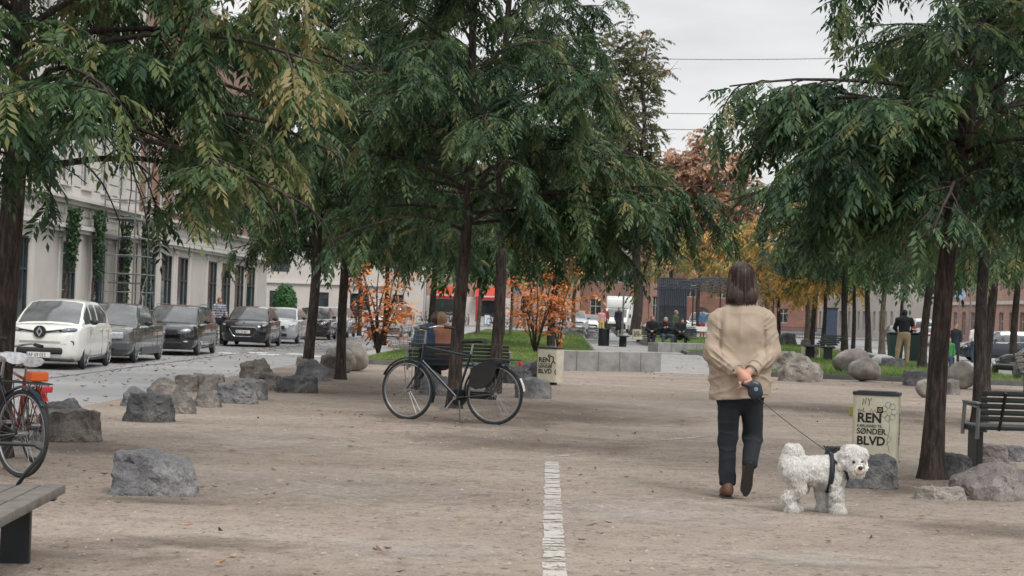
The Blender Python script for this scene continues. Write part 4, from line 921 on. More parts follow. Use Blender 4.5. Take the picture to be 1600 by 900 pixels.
# ------------------------------------------------------------ vehicles. local: front at y=0 facing -y, length along +y, z up
M_glass = glass('car_glass', (.10,.108,.11), .08); M_lamp = plain('lamp_glass', (.45,.47,.50), .12, .3, vary=.2, scale=20); M_plate = plain('plate_white', (.70,.70,.68), .5, vary=.03)  # car glass: pale sky reflection is put into its grey base colour
M_trim = plain('car_trim', (.015,.015,.016), .5)
def crom(ks, ys, n):
    """smooth monotone-ish interpolation of rows ks at positions ys"""
    out = []
    for y in n:
        i = 0
        while i < len(ys)-2 and y > ys[i+1]: i += 1
        t = (y-ys[i])/(ys[i+1]-ys[i]); t = max(0, min(1, t)); h = t*t*(3-2*t); a = np.array(ks[i]); b = np.array(ks[i+1])
        f = .5*t+.5*h; out.append(a*(1-f)+b*f)
    return out
def car(label, origin, rz, paint, L=4.1, W=1.75, H=1.5, hood=.98, belt=.98, deck=None, ya=.95, yb=1.75, yc=None, yd=None, wf=.82, wr=None, wr_r=.32, nose=.70, front='plain', plate=None, rails=False, rim=None, group='cars parked along the road', name='parked_car', cat='car', rear_lamp=True, coat=1.0, roofw=.80, rough=.15):
    t = thing(name, label, cat, origin, rz, group); pm = plain('paint_%02x%02x%02x' % tuple(int(c*255) for c in paint), paint, rough, .1 if max(paint) < .5 else 0, vary=.04, coat=coat)
    wr = wr or L-.75; yc = yc or L-.95; yd = yd or L-.12; deck = deck or belt; hw = W/2
    # lower body stations: y, z bottom, shoulder z, top z, halfwidth, top halfwidth
    K = [(0.0, .34, nose-.20, nose-.13, hw*.52, hw*.34), (.035, .26, nose-.10, nose-.02, hw*.68, hw*.46), (.12, .20, nose-.02, nose+.07, hw*.82, hw*.58), (.28, .18, nose+.05, nose+.07+(hood-nose)*.42, hw*.925, hw*.66), (.55, .17, (nose+belt)/2+.03, nose+.05+(hood-nose)*.72, hw*.975, hw*.70),
         (ya, .18, belt-.06, hood+.005, hw, hw*.74), (ya+.5, .18, belt-.03, belt+.0, hw, hw*.84), (L*.55, .18, belt-.02, belt+.0, hw, hw*.84), (L-.8, .18, belt, deck+.01, hw*.985, hw*.82), (L-.25, .22, deck-.05, deck, hw*.93, hw*.74), (L-.06, .28, deck-.14, deck-.08, hw*.84, hw*.64), (L, .34, deck-.26, deck-.2, hw*.74, hw*.54)]
    ys = [k[0] for k in K]; st = sorted(set(list(np.linspace(0, .3, 9))+list(np.linspace(.3, L-.3, 40))+list(np.linspace(L-.3, L, 9))))
    rows = crom(K, ys, st); mb = MB(); ring = []
    for y, r in zip(st, rows):
        _, zb, zs, zt, w_, wt = r; half = [(0,zb),(w_*.80,zb),(w_*.93,zb+.05),(w_*.985,zb+.16),(w_,zb+.30),(w_*1.0,(zb+zs)/2+.08),(w_*.985,zs-.06),(w_*.965,zs-.01),(wt+(w_*.96-wt)*.55,zs+(zt-zs)*.55),(wt,zt-.014),(wt*.6,zt),(0,zt+.006)]
        ring.append([(x, y, z) for x, z in half]+[(-x, y, z) for x, z in half[-2:0:-1]])
    m = len(ring[0]); vs = [p for r in ring for p in r]; fs = [(i*m+k, i*m+(k+1)%m, (i+1)*m+(k+1)%m, (i+1)*m+k) for i in range(len(st)-1) for k in range(m)]+[tuple(range(m)), tuple((len(st)-1)*m+k for k in range(m))]
    mb.add(vs, fs); body = mb.build('body', [pm, M_trim], t, smooth=.8)
    cut = MB().mat(0)
    for yy in (wf, wr): cut.disc((0, yy, wr_r-.01), (1,0,0), wr_r+.055, W*1.3, 28)
    co = cut.build('cutter', M_trim); mod = body.modifiers.new('b', 'BOOLEAN'); mod.object = co; mod.operation = 'DIFFERENCE'; mod.solver = 'EXACT'
    try: mod.material_mode = 'TRANSFER'
    except Exception: pass
    bpy.context.view_layer.update(); me = bpy.data.meshes.new_from_object(body.evaluated_get(bpy.context.evaluated_depsgraph_get())); body.modifiers.clear(); body.data = me; me.name = 'body'; bpy.data.objects.remove(co)
    me.set_sharp_from_angle(angle=.8)
    # greenhouse
    pm2 = pm; gst = sorted(set([ya+(yb-ya)*q for q in (0,.06,.15,.3,.45,.6,.75,.88,.95,1)]+list(np.linspace(yb, yc, 12))+[yc+(yd-yc)*q for q in (.06,.15,.3,.5,.7,.85,.94,1)]))
    P_ = [(ya, belt-.02), (ya+(yb-ya)*.5, belt+(H-belt)*.56), (yb, H-.035), (yb+.35, H-.005), ((yb+yc)/2, H), (yc-.1, H-.03), (yc+(yd-yc)*.5, deck+(H-deck)*.56), (yd, deck-.02)]
    zz = np.interp(gst, [p[0] for p in P_], [p[1] for p in P_]); rows = []
    for y, z in zip(gst, zz):
        b_ = belt-.03; f = max(0, (z-belt)/(H-belt)); wg = hw*.875*min(1, .94+.06*(y-ya)/.35); wt = wg+(hw*roofw*.86-wg)*f**.9; row = []
        if y > yc: wg = hw*(.875-.10*(y-yc)/(yd-yc)); wt = min(wt, wg)
        for q in (0, .08, .16, .35, .55, .75, .88, .96, 1): row.append((wg+(wt-wg)*q+.02*math.sin(math.pi*q), y, b_+(z-.03-b_)*q))
        for q in (.06, .14, .35, .6, 1): row.append((wt*(1-q), y-.10*q*(1 if y<yb else .0)*f, z-.035+.035*math.sin(math.pi/2*min(1, q*2.2))+.025*q))
        rows.append(row+[(-a, b, c) for a, b, c in row[-2::-1]])
    m = len(rows[0]); bod, ws, sw, rw = MB(), MB(), [], MB(); vs = [p for r in rows for p in r]; bp_ = [yb+.05, (yb+yc)/2+.02, yc+(.28 if H > 1.45 or deck > belt+.05 else -.05)]
    side = [MB() for _ in range(8)]; 
    for M2 in (bod, ws, rw, *side): M2.add(vs, [])
    for i in range(len(gst)-1):
        y = (gst[i]+gst[i+1])/2
        for k in range(m-1):
            kk = k if k < 13 else m-2-k; f = (i*m+k, i*m+k+1, (i+1)*m+k+1, (i+1)*m+k)
            if kk >= 9 and ya+(yb-ya)*.06 < y < ya+(yb-ya)*.95: ws.f.append(f); ws.mi.append(0)
            elif kk >= 9 and yc+(yd-yc)*.12 < y < yc+(yd-yc)*.86: rw.f.append(f); rw.mi.append(0)
            elif 1 <= kk <= 5 and ya+(yb-ya)*.35 < y < yc+(yd-yc)*.55 and not any(abs(y-q) < .05 for q in bp_): sd2 = side[sum(y > q for q in bp_)+4*(k > 12)]; sd2.f.append(f); sd2.mi.append(0)
            else: bod.f.append(f); bod.mi.append(0)
    bod.build('roof', pm2, t, smooth=.7); ws.build('windscreen', M_glass, t, smooth=5); rw.build('rear_window', M_glass, t, smooth=5); [q.build('side_window', M_glass, t, smooth=5) for q in side if q.f]
    for o in t.children:      # drop loose vertices left in the shared lists
        if o.name.split('.')[0] in ('roof','windscreen','rear_window','side_window'):
            bm = bmesh.new(); bm.from_mesh(o.data); bmesh.ops.delete(bm, geom=[v for v in bm.verts if not v.link_faces], context='VERTS'); bm.to_mesh(o.data); bm.free()
    for yy in (wf, wr):
        for sx in (-1, 1):
            x = sx*(hw-.085); mb = MB(); mb.ring((x, yy, wr_r), (1,0,0), wr_r-.075, .075, 26, 8); mb.disc((x-sx*.03,yy,wr_r),(1,0,0),wr_r-.08,.10,24); w_ = mb.build('wheel', M_rub, t, smooth=.8)
            mb = MB(); mb.ring((x+sx*.065, yy, wr_r), (1,0,0), wr_r-.10, .012, 26, 6)
            for q in range(5 if rim != 'many' else 10):
                a = 2*math.pi*q/(5 if rim != 'many' else 10)+.3; c = Vector((x+sx*.062, yy+math.cos(a)*(wr_r-.10)*.5, wr_r+math.sin(a)*(wr_r-.10)*.5)); mb.box(c, (.02, wr_r-.11, .05), Matrix.Rotation(a, 3, 'X'))
            mb.disc((x+sx*.065,yy,wr_r),(1,0,0),.05,.03,12); mb.build('rim', M_alu, w_)
    for sx in (-1, 1): mb = MB(); mb.sph((sx*(hw+.07), ya+.42, belt+.05), (.10,.055,.065), 12, 8); mb.build('mirror', M_trim if front != 'zoe' else M_trim, t, smooth=5)
    # door seams and handles
    mb = MB()
    for yy in (ya+.45, (yb+yc)/2+.02, yc-.02):
        for sx in (-1, 1): mb.box((sx*(hw-.004), yy, .60), (.007,.007,.58))
    for sx in (-1,1): mb.box((sx*(hw-.002), L*.5, .235), (.03, wr-wf-.85, .05))
    mb.build('door_seams', M_trim, t)
    for yy in ((yb+yc)/2-.15, yc-.15):
        for sx in (-1,1): MB().box((sx*(hw+.004), yy, belt-.13), (.02,.14,.022), None, .006).build('handle', pm, t)
    def lamp(x, z, sx_, sz_, y, rot=0, mat=M_lamp, nm='headlight', sy=.10):
        for s_ in (-1,1):
            mb = MB(); mb.sph((0,0,0), (sx_,sy,sz_), 14, 9); o = mb.build(nm, mat, t, smooth=5); o.location = (s_*x, y, z); o.rotation_euler = (0, -s_*rot, s_*.38)
    def bx(nm, c, d, m_, bev=.01, p=None): return MB().box(c, d, None, bev).build(nm, m_, p or t)
    M_dgr = M_trim
    if front == 'zoe':
        lamp(hw*.66, .875, .22, .06, .16, R(9), plain('lamp_dim', (.16,.18,.20), .15, .2, vary=.4, scale=15)); bx('lower_grille', (0,.005,.42), (1.02,.10,.15), M_trim, .06); 
        mb = MB(); mb.disc((0,-.01,.84),(0,1,0),.135,.07,24); mb.build('badge_plate', M_trim, t)
        for s_ in (-1,1): MB().box((s_*.30,.018,.865),(.36,.04,.035),Matrix.Rotation(-s_*R(8),3,'Y'),.01).build('badge_strip', M_trim, t)
        mb = MB(); pts = [(0,.115),(.072,0),(0,-.115),(-.072,0)]; q = [(0,.060),(.034,0),(0,-.060),(-.034,0)]
        for i in range(4):
            a, b, c, d_ = pts[i], pts[(i+1)%4], q[(i+1)%4], q[i]; mb.add([(v[0], yy, .84+v[1]) for yy in (-.05,-.068) for v in (a,b,c,d_)], [(0,1,2,3),(7,6,5,4),(0,1,5,4),(1,2,6,5),(2,3,7,6),(3,0,4,7)])
        mb.build('badge', M_chrome, t); bx('bumper_lip', (0,.10,.215), (1.5,.20,.06), M_trim, .02)
        for s_ in (-1,1): MB().tube([(s_*.62,.075,.66),(s_*.72,.115,.63),(s_*.73,.12,.56)], [.006,.02,.012], 6).build('bumper_vent', M_trim, t)
    elif front == 'merc':
        bx('grille', (0,.01,.70), (.60,.10,.22), M_trim, .02)
        mb = MB()
        for i in range(5): mb.box((0,-.045,.625+.037*i),(.57,.012,.009))
        for x, w_ in ((-.29,.018),(.29,.018),(0,.012)): mb.box((x,-.047,.70),(w_,.014,.21))
        mb.box((0,-.046,.812),(.60,.016,.02)); mb.build('grille_bars', M_chrome, t); 
        for s_ in (-1,1): MB().box((s_*.56,.05,.70),(.36,.12,.17),Matrix.Rotation(s_*R(9),3,'Z'),.03).build('headlight', M_lamp, t)
        M_bmp = plain('bumper_grey', (.075,.08,.085), .45, vary=.08); bx('bumper', (0,.16,.44), (W*.97,.46,.24), M_bmp, .05); bx('bumper_slot', (0,-.075,.36), (1.1,.02,.07), M_trim, .005)
        for s_ in (-1,1): bx('sill', (s_*(hw+.0),L/2,.30), (.035,wr-wf-.8,.20), M_bmp, .012)
        mb = MB(); mb.tube([(0,.12,.835),(0,.12,.90)], .004, 5); mb.ring((0,.12,.93),(0,1,0),.03,.004,14,5); mb.build('bonnet_ornament', M_chrome, t)
    elif front == 'skoda':
        bx('grille', (0,.01,.68), (.78,.08,.16), M_trim, .04)
        mb = MB(); 
        for i in range(15): mb.box((-.34+.0486*i,-.032,.68),(.008,.01,.13))
        mb.box((0,-.03,.765),(.82,.014,.018)); mb.build('grille_bars', M_chrome, t); lamp(hw*.66, .73, .17, .07, .12, R(6)); bx('lower_grille', (0,-.0,.36), (1.05,.08,.11), M_trim, .03); lamp(hw*.66, .42, .10, .035, .11, 0, nm='fog_light')
    elif front == 'peug':
        poly = [(-.42,.20),(.42,.20),(.50,.12),(.36,-.10),(.28,-.14),(-.28,-.14),(-.36,-.10),(-.50,.12)]; mb = MB(); mb.prism(poly, -.02, .08, lambda v: Vector((v.x, v.z-.015, v.y+.52))); mb.build('grille', M_trim, t)
        mb = MB(); mb.tube([(x,-.04,z+.52) for x, z in poly+poly[:1]], .012, 6); mb.build('grille_surround', M_chrome, t); lamp(hw*.68, .74, .22, .065, .19, R(20)); 
        mb = MB(); mb.prism([(-.03,-.05),(.03,-.04),(.045,.03),(0,.055),(-.04,.02)], -.01, .01, lambda v: Vector((v.x, v.z+.095, v.y+.86))); mb.build('badge', M_chrome, t)
    elif front == 'van':
        lamp(hw*.74, nose, .12, .11, .12); bx('grille', (0,.0,nose), (.9,.08,.10), M_trim, .03); bx('bumper', (0,.06,.40), (W*.93,.22,.22), M_trim, .04)
    else:
        lamp(hw*.70, nose-.02, .17, .065, .16, R(10)); bx('grille', (0,.0,nose-.10), (.80,.08,.11), M_trim, .03); bx('lower_grille', (0,-.005,.36), (1.0,.08,.12), M_trim, .03)
        mb = MB(); mb.box((0,-.04,nose-.045),(.82,.012,.014)); mb.build('grille_bars', M_chrome, t)
    if plate is not None:
        zp = {'zoe': .33, 'merc': .46, 'skoda': .50, 'peug': .55}.get(front, .46); yp = {'zoe': -.055, 'merc': -.085, 'peug': -.045}.get(front, -.05)
        xp = .42 if front == 'merc' and False else 0
        p_ = MB().box((xp, yp-.006, zp), (.52,.012,.115), None, .003).build('number_plate', M_plate, t)
        if plate: text_mesh(plate, .118, plain('plate_ink', (.03,.03,.03), .6), p_, at(xp-.225, yp-.0135, zp-.042), bold=.006, wx=.78)
        MB().box((xp-.245, yp-.0135, zp), (.022,.002,.10)).build('plate_band', plain('plate_blue', (.25,.3,.42), .5), p_)
    if rear_lamp:
        for s_ in (-1,1): MB().box((s_*hw*.74, L-.10, belt-.12), (.20,.20,.15), Matrix.Rotation(-s_*.75,3,'Z'), .03).build('tail_light', M_red, t)
    mb = MB(); mb.tube([(-.45,ya+.10,belt+.045),(.05,ya+.075,belt+.04)], .010, 5).tube([(.15,ya+.10,belt+.05),(.55,ya+.12,belt+.045)], .010, 5); mb.build('wiper', M_trim, t)
    if rails:
        for s_ in (-1,1): MB().tube([(s_*hw*.70,yb+.15,H-.03),(s_*hw*.70,yb+.3,H+.035),(s_*hw*.70,yc-.1,H+.03),(s_*hw*.68,yc+.15,H-.06)], .014, 6).build('roof_rail', M_alu, t)
    return t
def park(s, lwheel, W, ovh=.82): o = SL(s-ovh, lwheel+W/2, RZ); return o
LW = 10.75
car('white electric hatchback, first of the cars parked along the road', park(41.6, LW-.02, 1.76), SROT+R(2.4), (.72,.72,.68), L=4.08, W=1.76, H=1.56, hood=1.0, belt=1.02, ya=.72, yb=1.70, yc=3.15, yd=4.0, nose=.86, front='zoe', plate='AF 69 053', rear_lamp=True, coat=.5)
car('dark grey-green old saloon between white hatchback and black estate', park(46.7, LW+.02, 1.89, .87), SROT+R(1.5), (.075,.085,.08), L=5.1, W=1.89, H=1.49, hood=.93, belt=.95, deck=.95, ya=1.35, yb=2.05, yc=3.45, yd=4.3, wf=.87, wr=4.0, nose=.78, front='merc', plate='', roofw=.78)
car('black estate car with silver roof rails, third along the road', park(54.6, LW, 1.81, .88), SROT+R(1.2), (.012,.014,.016), L=4.68, W=1.81, H=1.47, hood=.93, belt=.95, ya=1.15, yb=1.85, yc=3.85, yd=4.6, wf=.88, wr=3.58, nose=.78, front='skoda', plate=None, rails=True, rim='many')
car('black hatchback with chrome-rimmed grille beside the woman pushing a bicycle', park(67.3, LW-.05, 1.74), SROT, (.010,.011,.014), L=3.97, W=1.74, H=1.46, hood=.95, belt=.97, ya=.9, yb=1.6, nose=.80, front='peug', plate='BZ 24 867', rim='many')
car('silver hatchback behind the black one with the chrome-rimmed grille', park(74.3, LW-.1, 1.78), SROT, (.42,.43,.45), L=4.3, W=1.78, H=1.43, ya=1.1, yb=1.8, nose=.76, front='plain', plate='')
car('black small car half hidden by the slim roadside trunks', park(84.3, LW-.1, 1.66), SROT, (.012,.012,.014), L=3.6, W=1.68, H=1.50, ya=.85, yb=1.5, nose=.80, front='plain', plate='')
car('silver car last in the roadside row, beyond the black small car', park(91.4, LW-.1, 1.78), SROT, (.40,.41,.43), L=4.3, W=1.78, H=1.5, nose=.78, front='plain', plate='')
g = GX(598, 97, RZ); car('pale people carrier behind the orange shrub by the road', (g.x, g.y, RZ), SROT+R(-4), (.50,.50,.50), L=4.6, W=1.85, H=1.75, hood=1.05, belt=1.05, ya=.8, yb=1.6, yc=4.1, nose=.85, front='van', plate='', group=None)
FG = 'vehicles across the crossroad'
def fcar(label, x, Y, rz, paint, **k):
    g = GX(x, Y, RZ); return car(label, (g.x, g.y, RZ), rz, paint, group=FG, **k)
fcar('dark silver car at the far crossroad just right of the dark lawn trunk', 877, 156, R(3), (.22,.23,.25), H=1.55, nose=.8, plate='')
fcar('silver off-roader parked across the crossroad, left of the white small car', 904, 154, R(6), (.36,.37,.39), L=4.6, W=1.85, H=1.78, hood=1.1, belt=1.1, nose=.9, yb=1.65, plate='')
fcar('white small car parked next to the white box van', 925, 156, R(4), (.65,.65,.65), H=1.48, plate='')
fcar('silver hatchback passing behind the three seated people, red tail light showing', 1004, 160, R(-88), (.36,.37,.37), L=4.3, W=1.78, H=1.48)
fcar('pale estate car half behind the silver hatchback and the large old tree', 1024, 172, R(-40), (.55,.56,.57), L=4.6, W=1.8, H=1.55)
fcar('white minibus beneath the lattice pavilion', 1086, 170, R(-20), (.68,.68,.68), L=5.0, W=1.95, H=2.0, hood=1.15, belt=1.2, ya=.6, yb=1.2, yc=4.7, nose=.9, front='van', name='minibus', cat='minibus')
fcar('dark car seen from the rear beyond the green wheelie bins', 1392, 145, R(178), (.05,.055,.06), H=1.48)
fcar('white van parked along the street beyond the green wheelie bins', 1430, 150, R(176), (.65,.65,.65), L=5, W=1.95, H=2.1, hood=1.15, belt=1.2, ya=.6, yb=1.2, yc=4.7, nose=.9, front='van', name='parked_van', cat='van')
fcar('white car tucked behind the trunk right of the parked white van', 1452, 140, R(176), (.6,.6,.6), H=1.5)
g = GX(1497, 88, RZ); car('dark blue estate car seen from its side between the two women and the road edge', (g.x, g.y, RZ), R(-90), (.014,.022,.032), L=4.6, W=1.8, H=1.48, ya=1.1, yb=1.8, yc=3.8, wr=3.55, plate='', group=None, rails=False)
g = GX(1572, 50, RZ); car('black car cut by the picture edge behind the wire-armed bench', (g.x, g.y, RZ), R(-62), (.012,.013,.014), L=4.3, W=1.78, H=1.48, plate='', group=None)
# white box van with cab
g = GX(960, 158, RZ); t = thing('box_van', 'white box van facing the crossroad beside the large old tree', 'van', (g.x, g.y, RZ), R(-15), FG)
M_vw = plain('van_white', (.70,.70,.68), .4, vary=.05)
mb = MB(); mb.add([(x,y,z) for y, z in ((0,.35),(-.02,.95),(.35,1.25),(1.0,2.05),(1.6,2.05),(1.6,.35)) for x in (-1.0,1.0)], [(2*i,2*i+1,(2*i+3)%12,(2*i+2)%12) for i in range(6)]+[(0,2,4,6,8,10),(11,9,7,5,3,1)]); mb.build('cab', M_vw, t)
MB().box((0,3.9,1.85),(2.2,4.9,2.55),None,.12).build('box_body', M_vw, t, smooth=.6); mb = MB(); mb.add([(-.9,.40,1.32),(.9,.40,1.32),(.82,.93,1.98),(-.82,.93,1.98)], [(0,1,2,3)]); o = mb.build('windscreen', M_glass, t); o.location = (0,-.02,.02)
MB().box((0,1.25,2.5),(1.9,.7,.85),None,.2).build('roof_pod', M_vw, t, smooth=.6); MB().box((0,.0,.55),(1.9,.12,.45),None,.04).build('grille', M_trim, t); MB().box((0,-.05,.42),(.5,.02,.12)).build('number_plate', M_plate, t)
for yy in (.9, 5.2):
    for sx in (-1,1): mb = MB(); mb.ring((sx*.95,yy,.36),(1,0,0),.28,.085,20,8).disc((sx*.93,yy,.36),(1,0,0),.25,.1,16); mb.build('wheel', M_rub, t)
for sx in (-1,1): MB().sph((sx*.78,-.0,.88),(.14,.06,.10)).build('headlight', M_lamp, t, smooth=5); MB().box((sx*1.15,.75,1.45),(.16,.08,.32),None,.03).build('mirror', M_trim, t)
# ------------------------------------------------------------ buildings
M_cream2 = plain('render_cream', (.50,.47,.43), .85, vary=.06, scale=.8, bump=.1, bscale=20); M_cream3 = plain('render_pale', (.56,.535,.50), .85, vary=.05, scale=1.2)
M_wframe = plain('window_dark_frame', (.03,.045,.05), .5); M_wwhite = plain('window_white_frame', (.55,.54,.52), .5)
def wglass():
    m, nt, b = _nodes('window_glass'); L = nt.links.new; tc = N(nt, 'ShaderNodeTexCoord').outputs['Object']; no = N(nt, 'ShaderNodeTexNoise', Scale=.9, Detail=3.0); L(tc, no.inputs['Vector'])
    L(ramp(nt, no.outputs['Fac'], [(.35, (.010,.016,.020)), (.55, (.022,.034,.040)), (.7, (.07,.09,.09))]), b.inputs['Base Color']); b.inputs['Roughness'].default_value = .08; b.inputs['Specular IOR Level'].default_value = .7; return m
M_win = wglass()
def brick_mat(name, c1, c2, mort, sc_=1.0):
    m, nt, b = _nodes(name); L = nt.links.new; tc = N(nt, 'ShaderNodeTexCoord').outputs['Object']; s = N(nt, 'ShaderNodeSeparateXYZ'); L(tc, s.inputs[0])
    ad = N(nt, 'ShaderNodeMath', operation='ADD'); L(s.outputs[0], ad.inputs[0]); L(s.outputs[1], ad.inputs[1]); cb = N(nt, 'ShaderNodeCombineXYZ'); L(ad.outputs[0], cb.inputs[0]); L(s.outputs[2], cb.inputs[1])
    br = N(nt, 'ShaderNodeTexBrick', Scale=1.0); br.inputs['Brick Width'].default_value = .24*sc_; br.inputs['Row Height'].default_value = .075*sc_; br.inputs['Mortar Size'].default_value = .008*sc_
    br.inputs['Color1'].default_value = (*c1, 1); br.inputs['Color2'].default_value = (*c2, 1); br.inputs['Mortar'].default_value = (*mort, 1); L(cb.outputs[0], br.inputs['Vector'])
    n2 = N(nt, 'ShaderNodeTexNoise', Scale=.35, Detail=5.0); L(tc, n2.inputs['Vector']); mx = N(nt, 'ShaderNodeMix', data_type='RGBA', blend_type='MULTIPLY'); mx.inputs[0].default_value = 1
    L(br.outputs['Color'], mx.inputs[6]); L(ramp(nt, n2.outputs['Fac'], [(.3, (.8,.8,.8)), (.7, (1.15,1.15,1.15))]), mx.inputs[7]); L(mx.outputs[2], b.inputs['Base Color']); b.inputs['Roughness'].default_value = .9; return m
M_brick = brick_mat('brick_red', (.22,.105,.08), (.29,.15,.115), (.30,.24,.20)); M_brick2 = brick_mat('brick_pink', (.38,.20,.15), (.45,.26,.20), (.4,.33,.28), 2); M_brick3 = brick_mat('brick_dark', (.20,.085,.065), (.27,.12,.09), (.25,.2,.17), 2)
M_roof = plain('roof_tile', (.13,.06,.045), .85, vary=.2, scale=2, bump=.4, bscale=12); M_slate = plain('roof_slate', (.07,.07,.075), .7)
def facade(t, name, L, z0, z1, ops, mat, y=0.0, depth=.22, frame=M_wframe, frames=True, style='cross', glassm=None):
    """wall in the x-z plane facing -y with real openings; ops: (x0, x1, za, zb)"""
    xs = sorted({0, L, *[o[0] for o in ops], *[o[1] for o in ops]}); zs = sorted({z0, z1, *[o[2] for o in ops], *[o[3] for o in ops]}); mb = MB()
    for i in range(len(xs)-1):
        for j in range(len(zs)-1):
            cx, cz = (xs[i]+xs[i+1])/2, (zs[j]+zs[j+1])/2
            if any(o[0] < cx < o[1] and o[2] < cz < o[3] for o in ops): continue
            mb.add([(xs[i],y,zs[j]),(xs[i+1],y,zs[j]),(xs[i+1],y,zs[j+1]),(xs[i],y,zs[j+1])], [(0,1,2,3)])
    for a, b, c, d in ops: mb.add([(a,y,c),(b,y,c),(b,y,d),(a,y,d),(a,y+depth,c),(b,y+depth,c),(b,y+depth,d),(a,y+depth,d)], [(0,4,5,1),(1,5,6,2),(2,6,7,3),(3,7,4,0)])
    mb.build(name, mat, t)
    if not frames: return
    for a, b, c, d in ops:
        mb = MB(); w = .055; yy = y+depth-.015; w_, h_ = b-a, d-c
        for cx, cz, sx, sz in ((a+w/2,(c+d)/2,w,h_), (b-w/2,(c+d)/2,w,h_), ((a+b)/2,c+w/2,w_-2*w,w), ((a+b)/2,d-w/2,w_-2*w,w)): mb.box((cx,yy,cz),(sx,.07,sz))
        if style == 'shop': mb.box(((a+b)/2+.12*w_,yy,(c+d)/2),(.05,.06,h_-2*w)); mb.box(((a+b)/2,yy-.003,d-.32*h_),(w_-2*w,.07,.06))
        else: mb.box(((a+b)/2,yy,(c+d)/2),(.05,.06,h_-2*w)); mb.box(((a+b)/2,yy-.003,d-.35*h_),(w_-2*w,.07,.05))
        f = mb.build('window', frame, t); MB().add([(a,yy+.02,c),(b,yy+.02,c),(b,yy+.02,d),(a,yy+.02,d)], [(0,1,2,3)]).build('pane', glassm or M_win, f)
def shell(t, L, z1, dep, mat, z0=0): MB().add([(0,.3,z0),(L,.3,z0),(L,dep,z0),(0,dep,z0),(0,.3,z1),(L,.3,z1),(L,dep,z1),(0,dep,z1)], [(0,1,5,4),(1,2,6,5),(2,3,7,6),(3,0,4,7),(4,5,6,7)]).add([(0,0,z0),(0,.3,z0),(0,.3,z1),(0,0,z1),(L,0,z0),(L,.3,z0),(L,.3,z1),(L,0,z1)], [(0,1,2,3),(4,5,6,7)]).build('side_walls', mat, t)
def hiproof(t, L, z, dep, h, mat, ov=.35): MB().add([(-ov,-ov,z),(L+ov,-ov,z),(L+ov,dep+ov,z),(-ov,dep+ov,z),(-ov,dep/2,z+h),(L+ov,dep/2,z+h)], [(0,1,5,4),(1,2,5),(2,3,4,5),(3,0,4),(3,2,1,0)]).build('roof', mat, t)
# left side buildings: local x runs towards the camera (so that -y faces the street)
FL = 15.5
def leftb(name, label, s0, s1):      # local x=0 at s1 (far end), x grows towards the camera
    o = SL(s0, FL, RZ+.12); return thing(name, label, 'building', o, math.atan2(U_.y, U_.x)), s1-s0
ops_s = [(50.9,53.0),(56.6,58.2),(60.3,61.9),(63.6,65.4),(67.6,69.6),(70.5,72.5),(73.5,75.6),(79.8,81.9),(83.0,85.3),(86.3,88.8),(89.5,92.0)]
ops_s = [(40.2,42.0),(43.6,45.6),(47.2,49.2)]+ops_s
def left_building(name, label, s0, s1, upper, upmat, H, rust):
    t, L = leftb(name, label, s0, s1); X = lambda s: s-s0; gz = .06
    ops = [(X(a), X(b), .25, 3.20) for a, b in ops_s if a > s0 and b < s1]
    facade(t, 'ground_floor_wall', L, -.1, 4.35, ops, M_cream2, 0, .07, style='shop')
    mb = MB(); prev = s0
    for a, b in [q for q in ops_s if q[0] > s0 and q[1] < s1]:      # flat pilasters beside openings
        for s in (a-.28, b+.28): MB().box((X(s), -.02, 1.72), (.34, .04, 3.1)).box((X(s), -.03, 3.36), (.42,.06,.14)).box((X(s), -.03, .1), (.42,.06,.12)).build('pilaster', M_cream3, t)
    mb = MB(); mb.box((L/2,-.14,3.66),(L,.28,.13)).box((L/2,-.09,3.54),(L,.18,.11)).box((L/2,-.07,4.42),(L,.14,.12)).box((L/2,-.15,4.53),(L,.30,.10)); mb.build('cornice', M_cream3, t)
    mb = MB(); n = int(L/.42)
    for i in range(n):                                              # frieze of small raised blocks
        for r_ in range(2): mb.box(((i+.5+.5*r_)*L/(n+1), -.014, 3.88+.26*r_), (.30,.03,.17))
    mb.build('frieze', M_cream3, t)
    uo = []; x = .9
    while x < L-1.6:
        for z in (5.0, 8.6, 11.8):
            if z+2.0 < H: uo.append((x, x+1.05, z, z+(2.1 if z < 10 else 1.6)))
        x += 2.45
    facade(t, 'upper_wall', L, 4.58, H, uo, upmat, 0, .10, frame=M_wwhite)
    if rust:
        mb = MB(); z = 4.75
        cuts = sorted([(o[0]-.12, o[1]+.12) for o in uo if o[2] < 6])
        while z < H-.4:
            inwin = any(o[2]-.15 < z < o[3]+.15 for o in uo); x0 = 0
            if inwin:
                for a, b in cuts: 
                    if a > x0: mb.box(((x0+a)/2,-.02,z),(a-x0,.045,.31)); x0 = b
            if x0 < L: mb.box(((x0+L)/2,-.02,z),(L-x0,.045,.31))
            z += .36
        mb.build('rusticated_courses', M_cream3, t)
    for a, b, c, d in uo: MB().box(((a+b)/2,-.06,c-.06),(b-a+.25,.14,.10)).build('window_sill', M_cream3, t); MB().box(((a+b)/2,-.05,d+.07),(b-a+.25,.10,.13)).build('lintel', M_cream3, t)
    shell(t, L, H, 11, upmat, -.1); MB().box((L/2,-.12,H+.1),(L,.5,.2)).build('eaves', M_cream3, t); hiproof(t, L, H+.2, 11, 3.2, M_roof if not rust else M_slate, .1); return t
left_building('pale_building', 'pale rendered corner building with grooved upper storeys behind the white hatchback', 33, 66.3, 3, M_cream2, 13.5, True)
left_building('brick_building', 'red brick building with pale shop-front ground floor beyond the scaffold tower', 66.5, 95.6, 3, M_brick, 13.5, False)
